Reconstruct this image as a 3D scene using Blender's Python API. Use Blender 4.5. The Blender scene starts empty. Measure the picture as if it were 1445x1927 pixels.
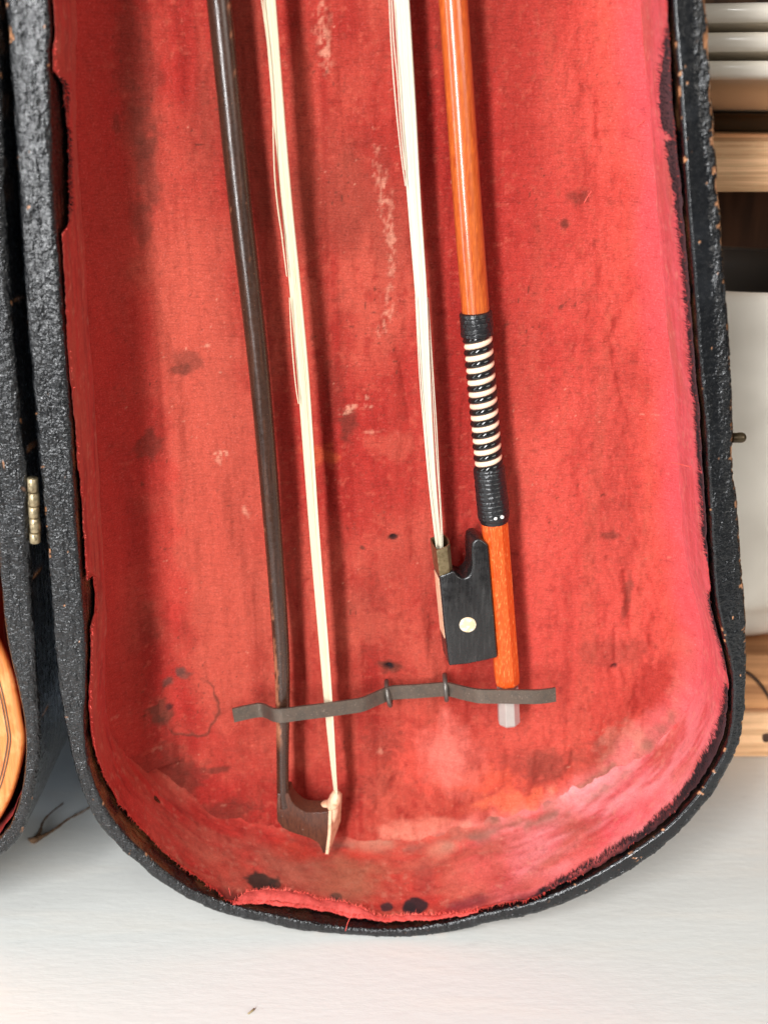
import bpy, bmesh, math, random
import numpy as np
from mathutils import Vector

random.seed(4)
rng = np.random.default_rng(7)
R = math.radians
S = bpy.context.scene
COL = S.collection

# ------------------------------------------------------------------ camera
CAM_Y, CAM_Z, PITCH, FPX = -0.341, 0.3205, R(22), 2066.0
cam_d = bpy.data.cameras.new('camera')
cam_d.sensor_fit = 'VERTICAL'
cam_d.sensor_height = 36.0
cam_d.lens = 36.0 * FPX / 1927.0
cam_d.clip_start = 0.01
cam_d.clip_end = 50
cam_d.dof.use_dof = True
cam_d.dof.focus_distance = 0.395
cam_d.dof.aperture_fstop = 10.0
cam = bpy.data.objects.new('camera', cam_d)
COL.objects.link(cam)
cam.location = (0, CAM_Y, CAM_Z)
cam.rotation_euler = (R(90) - PITCH, 0, 0)
S.camera = cam

# ------------------------------------------------------------------ room light
W = bpy.data.worlds.new('World')
S.world = W
W.use_nodes = True
W.node_tree.nodes['Background'].inputs[0].default_value = (0.95, 0.97, 1.0, 1)
W.node_tree.nodes['Background'].inputs[1].default_value = 0.12
TARGET = Vector((0.0, 0.02, 0.16))


def area_lamp(name, az, el, dist, sx, sy, power, colour):
    d = bpy.data.lights.new(name, 'AREA')
    d.shape = 'RECTANGLE'
    d.size, d.size_y, d.energy, d.color = sx, sy, power, colour
    o = bpy.data.objects.new(name, d)
    COL.objects.link(o)
    v = Vector((-math.sin(R(az)) * math.cos(R(el)), -math.cos(R(az)) * math.cos(R(el)), math.sin(R(el))))
    o.location = TARGET + v * dist
    o.rotation_euler = (-v).to_track_quat('-Z', 'Y').to_euler()
    return o


area_lamp('window_light', 24, 20, 1.5, 0.18, 1.50, 46.0, (0.98, 0.99, 1.0))
area_lamp('side_window_light', 66, 12, 1.5, 0.22, 1.50, 8.5, (0.97, 0.98, 1.0))
area_lamp('added_fill_light', -38, 22, 1.7, 0.8, 0.8, 11.0, (1.0, 0.95, 0.88))  # soft warm fill added at right front to brighten shelf and left lid wall
S.view_settings.view_transform = 'Standard'
S.view_settings.look = 'None'
S.view_settings.exposure = 0.0
S.view_settings.gamma = 1.0

# ------------------------------------------------------------------ helpers
cp, sp = math.cos(PITCH), math.sin(PITCH)


def at(px, py, Y):
    """point of the upright plane y = Y that stands at this place of the photograph"""
    dx = (px - 722.5) / FPX
    dv = -(py - 963.5) / FPX
    d = np.array([dx, cp + dv * sp, -sp + dv * cp])
    t = (Y - CAM_Y) / d[1]
    return np.array([d[0] * t, Y, CAM_Z + d[2] * t])


def on_table(px, py, z=0.0):
    dx = (px - 722.5) / FPX
    dv = -(py - 963.5) / FPX
    d = np.array([dx, cp + dv * sp, -sp + dv * cp])
    t = (z - CAM_Z) / d[2]
    return np.array([d[0] * t, CAM_Y + d[1] * t, z])


def sees(P):
    """photo position of 3-D points, to look up which piece of a built surface a mark lies on"""
    x = P[:, 0]
    y = P[:, 1] - CAM_Y
    z = P[:, 2] - CAM_Z
    dep = y * cp - z * sp
    up = y * sp + z * cp
    return 722.5 + FPX * x / dep, 963.5 - FPX * up / dep


def lin(r, g, b):
    return tuple(((c / 255.0) / 12.92 if c / 255.0 <= 0.04045 else ((c / 255.0 + 0.055) / 1.055) ** 2.4) for c in (r, g, b))


def smooth(a, b, x):
    t = np.clip((x - a) / (b - a), 0, 1)
    return t * t * (3 - 2 * t)


def _hash(i, j, k, s):
    with np.errstate(over='ignore'):
        n = (i.astype(np.uint32) * np.uint32(374761393) + j.astype(np.uint32) * np.uint32(668265263)
             + k.astype(np.uint32) * np.uint32(2147483647) + np.uint32(s) * np.uint32(1274126177))
        n = (n ^ (n >> np.uint32(13))) * np.uint32(1274126177)
        n = (n ^ (n >> np.uint32(15))) * np.uint32(2246822519)
        n = n ^ (n >> np.uint32(13))
    return n.astype(np.float32) / np.float32(4294967295.0)


def vn(x, y, z=None, seed=1):
    """value noise, -1..1"""
    if z is None:
        z = np.zeros_like(x)
    xi, yi, zi = np.floor(x), np.floor(y), np.floor(z)
    fx, fy, fz = x - xi, y - yi, z - zi
    fx = fx * fx * (3 - 2 * fx)
    fy = fy * fy * (3 - 2 * fy)
    fz = fz * fz * (3 - 2 * fz)
    xi, yi, zi = (a.astype(np.int64) + 100000 for a in (xi, yi, zi))
    out = 0
    for a in (0, 1):
        for b in (0, 1):
            for c in (0, 1):
                w = (fx if a else 1 - fx) * (fy if b else 1 - fy) * (fz if c else 1 - fz)
                out = out + w * _hash(xi + a, yi + b, zi + c, seed)
    return out * 2 - 1


def fbm(x, y, z=None, seed=1, o=3):
    s, a, tot = 0, 1.0, 0
    for i in range(o):
        s = s + a * vn(x * 2 ** i, y * 2 ** i, None if z is None else z * 2 ** i, seed + 17 * i)
        tot += a
        a *= 0.5
    return s / tot


def catmull(P, n):
    """P (k,d) -> n points, evenly spaced in arc length"""
    P = np.asarray(P, float)
    Q = np.vstack([2 * P[0] - P[1], P, 2 * P[-1] - P[-2]])
    out = []
    for i in range(1, len(Q) - 2):
        p0, p1, p2, p3 = Q[i - 1:i + 3]
        for t in np.linspace(0, 1, 24, endpoint=False):
            out.append(0.5 * ((2 * p1) + (-p0 + p2) * t + (2 * p0 - 5 * p1 + 4 * p2 - p3) * t * t
                              + (-p0 + 3 * p1 - 3 * p2 + p3) * t ** 3))
    out.append(P[-1])
    out = np.array(out)
    L = np.concatenate([[0], np.cumsum(np.linalg.norm(np.diff(out, axis=0), axis=1))])
    s = np.linspace(0, L[-1], n)
    return np.stack([np.interp(s, L, out[:, k]) for k in range(P.shape[1])], 1)


def thing(name, label, cat, loc=(0, 0, 0), group=None):
    o = bpy.data.objects.new(name, None)
    COL.objects.link(o)
    o.location = loc
    o.empty_display_size = 0.01
    o['label'] = label
    o['category'] = cat
    if group:
        o['group'] = group
    o['_o'] = tuple(loc)
    return o


def origin(parent):
    while parent is not None and parent.parent is not None:
        parent = parent.parent
    return np.array(parent.location) if parent is not None else np.zeros(3)


def mesh(name, V, F, mat, parent=None, smooth_on=True, col=None, label=None, kind=None, auto=None):
    """one mesh object; V in world metres; F list of tuples or (n,k) int array"""
    V = np.asarray(V, dtype=np.float64)
    me = bpy.data.meshes.new(name)
    off = origin(parent)
    V = V - off
    if isinstance(F, np.ndarray):
        F = F.astype(np.int32)
        n, k = F.shape
        me.vertices.add(len(V))
        me.vertices.foreach_set('co', V.astype(np.float32).ravel())
        me.loops.add(n * k)
        me.loops.foreach_set('vertex_index', F.ravel())
        me.polygons.add(n)
        me.polygons.foreach_set('loop_start', np.arange(0, n * k, k, dtype=np.int32))
        try:
            me.polygons.foreach_set('loop_total', np.full(n, k, dtype=np.int32))
        except Exception:
            pass
        me.update(calc_edges=True)
    else:
        me.from_pydata([tuple(v) for v in V], [], F)
    me.validate()
    if smooth_on:
        me.polygons.foreach_set('use_smooth', np.ones(len(me.polygons), dtype=bool))
        if auto:
            try:
                me.set_sharp_from_angle(angle=R(auto))
            except Exception:
                pass
    if col is not None:
        a = me.attributes.new('col', 'FLOAT_COLOR', 'POINT')
        c = np.ones((len(V), 4), dtype=np.float32)
        c[:, :np.shape(col)[-1]] = col
        a.data.foreach_set('color', c.ravel())
    me.materials.append(mat)
    o = bpy.data.objects.new(name, me)
    COL.objects.link(o)
    if parent is not None:
        o.parent = parent
    if label:
        o['label'] = label
    if kind:
        o['kind'] = kind
    return o


def solo(o, label, cat, group=None):
    o['label'] = label
    o['category'] = cat
    if group:
        o['group'] = group
    return o


def grid_faces(nu, nv, closed=False):
    """vertices indexed u*nv+v"""
    u = np.arange(nu if closed else nu - 1)
    v = np.arange(nv - 1)
    U, Vv = np.meshgrid(u, v, indexing='ij')
    U2 = (U + 1) % nu
    return np.stack([U * nv + Vv, U2 * nv + Vv, U2 * nv + Vv + 1, U * nv + Vv + 1], -1).reshape(-1, 4)


def frames(P):
    T = np.gradient(P, axis=0)
    T /= np.linalg.norm(T, axis=1)[:, None]
    N = np.zeros_like(T)
    ref = np.array([0, -1.0, 0]) if abs(T[0][1]) < 0.9 else np.array([0, 0, 1.0])
    n = ref - T[0] * ref.dot(T[0])
    n /= np.linalg.norm(n)
    N[0] = n
    for i in range(1, len(P)):
        n = N[i - 1] - T[i] * N[i - 1].dot(T[i])
        N[i] = n / np.linalg.norm(n)
    return T, N, np.cross(T, N)


def tube(P, rad, sides=12, phase=0.0, caps=True, rb=None):
    """swept round or oval tube -> V, F"""
    P = np.asarray(P, float)
    n = len(P)
    rad = np.broadcast_to(np.asarray(rad, float), (n,))
    rb = rad if rb is None else np.broadcast_to(np.asarray(rb, float), (n,))
    T, N, B = frames(P)
    a = np.arange(sides) * 2 * math.pi / sides + phase
    V = P[:, None, :] + (np.cos(a)[None, :, None] * N[:, None, :]) * rad[:, None, None] \
        + (np.sin(a)[None, :, None] * B[:, None, :]) * rb[:, None, None]
    V = V.reshape(-1, 3)
    F = []
    for i in range(n - 1):
        for j in range(sides):
            k = (j + 1) % sides
            F.append((i * sides + j, i * sides + k, (i + 1) * sides + k, (i + 1) * sides + j))
    if caps:
        F.append(tuple(range(sides - 1, -1, -1)))
        F.append(tuple((n - 1) * sides + j for j in range(sides)))
    return V, F


def join(parts):
    V, F, o = [], [], 0
    for v, f in parts:
        V.append(v)
        F += [tuple(i + o for i in q) for q in f]
        o += len(v)
    return np.vstack(V), F


def prism(name, xz, y0, y1, mat, parent, shift=(0, 0), bevel=0.0006, seg=2, label=None, auto=50):
    """outline (n,2) in x,z at depth y0 thickened to y1, edges rounded"""
    off = origin(parent)
    bm = bmesh.new()
    a = [bm.verts.new((p[0] - off[0], y0 - off[1], p[1] - off[2])) for p in xz]
    b = [bm.verts.new((p[0] + shift[0] - off[0], y1 - off[1], p[1] + shift[1] - off[2])) for p in xz]
    n = len(a)
    bm.faces.new(a)
    bm.faces.new(b[::-1])
    for i in range(n):
        j = (i + 1) % n
        bm.faces.new((a[j], a[i], b[i], b[j]))
    bmesh.ops.recalc_face_normals(bm, faces=bm.faces)
    if bevel:
        ed = [e for e in bm.edges if len(e.link_faces) == 2 and e.calc_face_angle(0) > R(40)]
        bmesh.ops.bevel(bm, geom=ed, offset=bevel, segments=seg, profile=0.5, affect='EDGES', clamp_overlap=True)
    me = bpy.data.meshes.new(name)
    bm.to_mesh(me)
    bm.free()
    for p in me.polygons:
        p.use_smooth = True
    me.set_sharp_from_angle(angle=R(auto))
    me.materials.append(mat)
    o = bpy.data.objects.new(name, me)
    COL.objects.link(o)
    o.parent = parent
    if label:
        o['label'] = label
    return o


def box(name, lo, hi, mat, parent=None, bevel=0.001, label=None):
    return prism(name, [(lo[0], lo[2]), (hi[0], lo[2]), (hi[0], hi[2]), (lo[0], hi[2])], lo[1], hi[1], mat, parent, bevel=bevel, label=label)


# ------------------------------------------------------------------ materials
def material(name, colour=(0.5, 0.5, 0.5), attr=False, rough=0.5, spec=0.5, metal=0.0, sheen=0.0, coat=0.0,
             bumps=(), vary=(), rough_vary=None, sheen_tint=None, bump_alpha=False):
    """bumps: (scale xyz, strength, distance, detail); vary: (scale xyz, colour, lo, hi, detail, amount)"""
    m = bpy.data.materials.new(name)
    m.use_nodes = True
    nt = m.node_tree
    N, L = nt.nodes, nt.links
    b = N['Principled BSDF']
    b.inputs['Roughness'].default_value = rough
    b.inputs['Metallic'].default_value = metal
    b.inputs['Specular IOR Level'].default_value = spec
    b.inputs['Sheen Weight'].default_value = sheen
    b.inputs['Sheen Roughness'].default_value = 0.5
    if sheen_tint:
        b.inputs['Sheen Tint'].default_value = (*sheen_tint, 1)
    b.inputs['Coat Weight'].default_value = coat
    b.inputs['Coat Roughness'].default_value = 0.12
    tc = N.new('ShaderNodeTexCoord')

    def noise(scale, detail, rough_=0.6):
        mp = N.new('ShaderNodeMapping')
        mp.inputs['Scale'].default_value = scale
        L.new(tc.outputs['Object'], mp.inputs['Vector'])
        t = N.new('ShaderNodeTexNoise')
        t.inputs['Scale'].default_value = 1.0
        t.inputs['Detail'].default_value = detail
        t.inputs['Roughness'].default_value = rough_
        L.new(mp.outputs[0], t.inputs['Vector'])
        return t.outputs['Fac']
    if attr:
        a = N.new('ShaderNodeAttribute')
        a.attribute_name = 'col'
        cur = a.outputs['Color']
    else:
        r = N.new('ShaderNodeRGB')
        r.outputs[0].default_value = (*colour, 1)
        cur = r.outputs[0]
    for scale, c2, lo, hi, det, amt in vary:
        mr = N.new('ShaderNodeMapRange')
        mr.inputs['From Min'].default_value = lo
        mr.inputs['From Max'].default_value = hi
        mr.inputs['To Max'].default_value = amt
        mr.clamp = True
        L.new(noise(scale, det), mr.inputs['Value'])
        mx = N.new('ShaderNodeMix')
        mx.data_type = 'RGBA'
        L.new(mr.outputs[0], mx.inputs['Factor'])
        L.new(cur, mx.inputs[6])
        if c2 == 'dark' or c2 == 'light':
            hs = N.new('ShaderNodeHueSaturation')
            hs.inputs['Value'].default_value = 0.45 if c2 == 'dark' else 1.55
            hs.inputs['Saturation'].default_value = 1.0 if c2 == 'dark' else 0.9
            L.new(cur, hs.inputs['Color'])
            L.new(hs.outputs[0], mx.inputs[7])
        else:
            mx.inputs[7].default_value = (*c2, 1)
        cur = mx.outputs[2]
    L.new(cur, b.inputs['Base Color'])
    if rough_vary:
        scale, lo, hi = rough_vary
        mr = N.new('ShaderNodeMapRange')
        mr.inputs['From Min'].default_value = 0.3
        mr.inputs['From Max'].default_value = 0.7
        mr.inputs['To Min'].default_value = lo
        mr.inputs['To Max'].default_value = hi
        L.new(noise(scale, 4), mr.inputs['Value'])
        L.new(mr.outputs[0], b.inputs['Roughness'])
    prev = None
    for scale, st, dist, det in bumps:
        bp = N.new('ShaderNodeBump')
        bp.inputs['Strength'].default_value = st
        if bump_alpha:
            mm = N.new('ShaderNodeMath')
            mm.operation = 'MULTIPLY'
            mm.inputs[1].default_value = st
            L.new(a.outputs['Alpha'], mm.inputs[0])
            L.new(mm.outputs[0], bp.inputs['Strength'])
        bp.inputs['Distance'].default_value = dist
        L.new(noise(scale, det), bp.inputs['Height'])
        if prev is not None:
            L.new(prev, bp.inputs['Normal'])
        prev = bp.outputs[0]
    if prev is not None:
        L.new(prev, b.inputs['Normal'])
    return m


def u(s):
    return (s, s, s)


M_CLOTH = material('worn_red_cloth', attr=True, rough=0.9, spec=0.12, sheen=0.04, sheen_tint=(1, 0.45, 0.4),
                   bumps=[((900, 900, 2600), 0.55, 0.0004, 3), (u(350), 0.4, 0.0008, 4)],
                   vary=[((1500, 1500, 2600), 'dark', 0.46, 0.74, 3, 0.6), (u(1700), 'light', 0.55, 0.78, 2, 0.5),
                         ((520, 520, 260), 'dark', 0.52, 0.78, 4, 0.4), ((240, 240, 2800), 'dark', 0.5, 0.76, 2, 0.5)])
M_SATIN = material('pink_red_satin', attr=True, rough=0.75, spec=0.2, sheen=0.06, sheen_tint=(1, 0.6, 0.65),
                   bumps=[((900, 900, 2400), 0.35, 0.0003, 3)],
                   vary=[((1300, 1300, 2600), 'dark', 0.48, 0.76, 3, 0.5), (u(1500), 'light', 0.56, 0.8, 2, 0.5), (u(420), 'dark', 0.5, 0.78, 4, 0.45)])
M_FRAY = material('frayed_red_thread', lin(230, 86, 76), rough=0.85, spec=0.2, vary=[(u(300), lin(250, 120, 105), 0.45, 0.7, 2, 1)])
M_FRAYK = material('frayed_black_thread', (0.012, 0.010, 0.012), rough=0.8, spec=0.2)
M_PAINT = material('cracked_black_paint', attr=True, bump_alpha=True, rough=0.26, spec=0.55, coat=0.1, rough_vary=(u(500), 0.14, 0.34),
                   bumps=[(u(1300), 0.5, 0.0006, 2), (u(520), 0.65, 0.0014, 2), ((270, 270, 60), 0.8, 0.0020, 3)])
M_DARKSTICK = material('dark_brown_stick_wood', attr=True, rough=0.28, spec=0.6,
                       vary=[((1100, 1100, 60), lin(96, 58, 40), 0.52, 0.75, 3, 0.5), (u(1200), lin(150, 100, 74), 0.70, 0.76, 2, 0.7)],
                       bumps=[((1600, 1600, 120), 0.14, 0.0003, 3)], rough_vary=(u(500), 0.2, 0.34))
M_HEAD = material('brown_head_wood', lin(88, 52, 38), rough=0.28, spec=0.5, vary=[((1500, 1500, 300), lin(56, 34, 28), 0.42, 0.68, 3, 0.8), (u(600), lin(150, 130, 118), 0.74, 0.8, 2, 0.7)],
                  bumps=[((1500, 1500, 200), 0.25, 0.0003, 3)])
M_ORANGE = material('orange_varnished_wood', lin(180, 86, 34), rough=0.3, spec=0.5, coat=0.7,
                    vary=[((1100, 1100, 90), lin(150, 48, 8), 0.45, 0.72, 3, 0.75), ((1700, 1700, 260), lin(225, 115, 40), 0.5, 0.75, 2, 0.7)],
                    bumps=[((1600, 1600, 160), 0.12, 0.0002, 2)])
M_FACET = material('orange_bare_wood', lin(208, 82, 26), rough=0.42, spec=0.4,
                   vary=[((1500, 1500, 110), lin(196, 60, 10), 0.42, 0.68, 3, 0.8), ((2400, 2400, 420), lin(242, 150, 84), 0.55, 0.72, 2, 0.8)],
                   bumps=[((2000, 2000, 200), 0.2, 0.0002, 2)])
M_LEATHER = material('black_lizard_leather', (0.010, 0.010, 0.011), rough=0.3, spec=0.6, bumps=[(u(1500), 0.3, 0.0003, 2)])
M_BLACKW = material('glossy_black_binding', (0.008, 0.008, 0.008), rough=0.14, spec=0.6)
M_WHITEW = material('cream_binding', lin(246, 214, 184), rough=0.42, spec=0.4, vary=[(u(120), lin(240, 190, 165), 0.45, 0.65, 2, 0.8)])
M_EBONY = material('ebony', (0.010, 0.009, 0.009), rough=0.3, spec=0.6, rough_vary=(u(400), 0.18, 0.38),
                   vary=[((1800, 1800, 130), (0.035, 0.033, 0.032), 0.5, 0.7, 3, 0.7), (u(900), (0.16, 0.15, 0.14), 0.73, 0.78, 2, 0.6)],
                   bumps=[((1500, 1500, 150), 0.2, 0.0003, 3)])
M_PEARL = material('pearl_eye', lin(216, 188, 150), rough=0.3, spec=0.5, vary=[(u(500), lin(240, 226, 200), 0.45, 0.6, 2, 1)])
M_SILVER = material('tarnished_silver', lin(150, 132, 100), metal=0.85, rough=0.42, vary=[(u(500), lin(105, 88, 60), 0.42, 0.66, 3, 0.9)],
                    bumps=[(u(1200), 0.15, 0.0002, 3)])
M_HAIR = material('pale_horsehair', lin(214, 199, 170), rough=0.42, spec=0.45, vary=[((2600, 2600, 10), lin(205, 172, 128), 0.56, 0.78, 2, 0.6)])
M_HAIRW = material('white_horsehair', lin(208, 199, 178), rough=0.42, spec=0.45, vary=[((2600, 2600, 10), lin(205, 180, 140), 0.58, 0.78, 2, 0.5)])
M_IVORY = material('ivory_tip', lin(226, 182, 150), rough=0.4, spec=0.4, vary=[(u(260), lin(190, 126, 88), 0.5, 0.72, 3, 0.8)],
                   bumps=[(u(500), 0.3, 0.0006, 3)])
M_IRON = material('dull_iron_strip', lin(104, 91, 81), metal=0.6, rough=0.32, spec=0.4,
                  vary=[(u(420), lin(84, 78, 72), 0.45, 0.68, 4, 0.6), (u(1500), lin(160, 140, 128), 0.62, 0.72, 2, 0.6)],
                  bumps=[(u(1300), 0.25, 0.0003, 3)])
M_WIRE = material('dark_wire', lin(104, 98, 92), metal=0.6, rough=0.36, bumps=[(u(900), 0.2, 0.0003, 2)])
M_BUTTON = material('pale_grey_metal', lin(190, 179, 172), metal=0.5, rough=0.4, vary=[(u(300), lin(176, 166, 160), 0.45, 0.7, 3, 0.6)])
M_BRASS = material('worn_brass', lin(176, 160, 128), metal=0.8, rough=0.4, vary=[(u(700), lin(104, 92, 70), 0.45, 0.68, 3, 0.9)], bumps=[(u(1300), 0.25, 0.0003, 3)])
M_PIN = material('black_bronze', lin(70, 58, 40), metal=0.6, rough=0.35)
M_SPRUCE = material('orange_spruce', lin(208, 128, 66), rough=0.4, spec=0.45, coat=0.15,
                    vary=[((900, 900, 14), lin(190, 98, 40), 0.44, 0.7, 2, 0.8), ((160, 160, 90), lin(240, 176, 116), 0.5, 0.7, 3, 0.6),
                          (u(70), lin(170, 76, 30), 0.56, 0.75, 4, 0.7)], bumps=[((900, 900, 60), 0.3, 0.0004, 3)])
M_RIB = material('brown_maple', lin(140, 70, 28), rough=0.35, spec=0.5, vary=[((40, 40, 260), lin(90, 40, 14), 0.42, 0.66, 3, 0.8)])
M_INLAY = material('dark_inlay', (0.05, 0.035, 0.025), rough=0.5)
M_TABLE = material('white_painted_wood', lin(213, 214, 210), rough=0.45, spec=0.4,
                   vary=[((8, 60, 8), lin(222, 216, 206), 0.5, 0.75, 4, 0.5), ((40, 90, 40), lin(200, 198, 194), 0.64, 0.76, 6, 0.45), (u(420), lin(150, 146, 140), 0.74, 0.79, 3, 0.7), ((120, 420, 100), lin(182, 178, 170), 0.7, 0.78, 3, 0.6)],
                   bumps=[((30, 240, 26), 0.06, 0.0009, 4), ((110, 330, 100), 0.16, 0.0008, 5), (u(45), 0.10, 0.002, 3)])
M_WALL = material('pale_blue_paint', lin(176, 190, 206), rough=0.7, vary=[(u(20), lin(150, 164, 182), 0.45, 0.7, 4, 0.6)])
M_PINE = material('raw_pine_board', lin(244, 194, 148), rough=0.75, spec=0.25,
                  vary=[((8, 60, 230), lin(160, 112, 70), 0.42, 0.66, 4, 0.8), ((260, 260, 500), lin(214, 176, 132), 0.5, 0.7, 3, 0.5)],
                  bumps=[((60, 200, 700), 0.5, 0.0007, 4)])
M_PINE2 = material('brown_pine_board', lin(214, 154, 104), rough=0.6, spec=0.3,
                   vary=[((7, 50, 150), lin(140, 88, 52), 0.42, 0.66, 4, 0.9), (u(60), lin(120, 76, 46), 0.55, 0.72, 3, 0.5)],
                   bumps=[((20, 100, 300), 0.3, 0.0005, 4)])
M_KNOT = material('dark_knot', lin(70, 42, 24), rough=0.7, vary=[(u(400), lin(40, 24, 14), 0.4, 0.6, 3, 0.8)])
M_BACKW = material('dark_brown_wood', lin(104, 74, 52), rough=0.7, vary=[((120, 60, 14), lin(44, 30, 20), 0.42, 0.66, 4, 0.9)])
M_GLAZE = material('cream_glaze', lin(253, 245, 232), rough=0.14, spec=0.5, vary=[(u(14), lin(212, 202, 188), 0.45, 0.65, 3, 0.6)],
                   bumps=[(u(34), 0.12, 0.002, 2)])
M_CROCKIN = material('grey_crock_inside', lin(96, 92, 88), rough=0.3)  # inside of the crock set darker than its outside
M_PLATE = material('white_china', lin(244, 234, 218), rough=0.2, spec=0.5)
M_PLATESHADE = material('plate_shade_brown', lin(84, 68, 50), rough=0.5)  # brown takes the tone of shade under the plates
M_TWIG = material('dry_twig_bark', lin(96, 70, 48), rough=0.8, vary=[(u(400), lin(130, 100, 72), 0.45, 0.7, 2, 0.8)])
M_STRAW = material('dry_straw', lin(150, 132, 96), rough=0.7)
M_WHITEDOT = material('white_pin', lin(225, 222, 216), rough=0.35)

# ------------------------------------------------------------------ table, wall, shelf behind
TX0, TX1, TY0, TY1 = -0.62, 0.75, -0.26, 0.62
box_t = prism('tabletop', [(TX0, -0.03), (TX1, -0.03), (TX1, 0), (TX0, 0)], TY0, TY1, M_TABLE, None, bevel=0.002)
box_t['kind'] = 'structure'
bw = prism('wall', [(-0.9, 0.0005), (0.085, 0.0005), (0.085, 0.9), (-0.9, 0.9)], 0.150, 0.17, M_WALL, None, bevel=0)
bw['kind'] = 'structure'

SY = 0.123
shelf = thing('wooden_shelf', 'rough wooden shelf of pine boards behind the open black case', 'shelf', (0.33, SY + 0.1, 0))
SX0, SX1 = 0.09, 0.60
box('bottom_board', (SX0, SY, 0.0005), (SX1, SY + 0.22, 0.0265), M_PINE, shelf, label='pale lower board with a knot')
rb_ = box('raised_board', (SX0, SY + 0.002, 0.0272), (SX1, SY + 0.22, 0.0575), M_PINE2, shelf, label='browner board with a dark curved crack')
box('shelf_board', (SX0, SY - 0.001, 0.2738), (SX1, SY + 0.22, 0.2935), M_PINE, shelf, label='fuzzy unplaned board under the plates')
box('back_panel', (SX0, SY + 0.221, 0.0005), (SX1, SY + 0.235, 0.60), M_BACKW, shelf)
box('side_panel', (SX0 - 0.016, SY + 0.003, 0.0005), (SX0 - 0.0005, SY + 0.235, 0.60), M_BACKW, shelf)
box('side_panel', (SX1 + 0.0005, SY + 0.003, 0.0005), (SX1 + 0.016, SY + 0.235, 0.60), M_BACKW, shelf)
box('top_board', (SX0, SY, 0.44), (SX1, SY + 0.22, 0.46), M_BACKW, shelf)
# crack and knot of the boards
ck = catmull([at(*q, SY + 0.0016) for q in [(1396, 1262), (1412, 1270), (1428, 1286), (1442, 1306), (1456, 1330)]], 20)
v, f = tube(ck, np.interp(np.linspace(0, 1, 20), [0, .5, 1], [.0009, .0012, .0006]), 6, rb=0.0008)
mesh('crack', v, f, M_KNOT, shelf)


def disc(name, c, rx, rz, mat, parent, thick=0.0008, n=20):
    a = np.linspace(0, 2 * math.pi, n, endpoint=False)
    w = 1 + 0.12 * np.sin(3 * a + 1)
    prism(name, [(c[0] + rx * w[i] * math.cos(a[i]), c[2] + rz * w[i] * math.sin(a[i])) for i in range(n)], c[1] - thick, c[1] + 0.001, mat, parent, bevel=0.0003)


disc('knot', at(1444, 1388, SY), 0.0032, 0.0026, M_KNOT, shelf, 0.0004)


def lathe(name, prof, c, mat, parent=None, n=96, kind=None, label=None):
    prof = np.array(prof)
    a = np.linspace(0, 2 * math.pi, n, endpoint=False)
    V = np.stack([c[0] + np.outer(np.cos(a), prof[:, 0]), c[1] + np.outer(np.sin(a), prof[:, 0]), c[2] + np.repeat(prof[None, :, 1], n, 0)], -1)
    o = mesh(name, V.reshape(-1, 3), grid_faces(n, len(prof), True)[:, ::-1].copy(), mat, parent, label=label, auto=60)
    return o


# cream crock standing on the boards
CK = (0.172, SY + 0.081, 0.0575)
crock = thing('ceramic_crock', 'cream glazed ceramic crock standing in the shelf behind the case', 'crock', CK)
H = 0.172
prof = catmull([(0.001, 0.0004), (0.052, 0.0004), (0.062, 0.001), (0.0655, 0.008), (0.0665, 0.016), (0.070, 0.022), (0.072, 0.05), (0.073, 0.11), (0.072, 0.155), (0.0705, 0.167), (0.069, H), (0.0665, H + 0.0005)], 70)
lathe('body', prof, CK, M_GLAZE, crock)
lathe('inside', catmull([(0.0664, H), (0.0640, H - 0.004), (0.063, H - 0.03), (0.063, 0.02), (0.05, 0.008), (0.001, 0.006)], 40), CK, M_CROCKIN, crock)
# plates
PC = (0.175, SY + 0.112)
for i, zz in enumerate((0.3160, 0.3264, 0.3370)):
    p0 = catmull([(0.001, -0.014 + 0.004 * i), (0.05, -0.014 + 0.004 * i), (0.060, -0.013 + 0.003 * i), (0.085, -0.004), (0.104, 0.0002), (0.1068, 0.0006), (0.1078, 0.0022), (0.1080, 0.0045), (0.1074, 0.0066), (0.1058, 0.0074),
                  (0.103, 0.0070), (0.090, 0.0030), (0.064, -0.0045), (0.05, -0.006), (0.001, -0.006)], 80)
    pl = lathe('plate', p0, (PC[0] + 0.0012 * math.sin(i * 2.3), PC[1] + 0.0012 * math.cos(i * 1.7), zz), M_PLATE)
    solo(pl, ['white china plate at the bottom of the stack on the shelf board', 'white china plate in the middle of the stack on the shelf board',
              'white china plate topmost in the stack, cut by the photo edge'][i], 'plate', 'white plates stacked on the shelf')
# bowl added under the plates; its brown stands in for shade
lathe_o = lathe('riser', catmull([(0.001, 0.0003), (0.045, 0.0003), (0.05, 0.002), (0.054, 0.007), (0.062, 0.0082), (0.060, 0.0084)], 24), (PC[0], PC[1], 0.2936), M_PLATESHADE)
solo(lathe_o, 'added low shade-brown bowl under the stacked white plates', 'riser')

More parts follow.
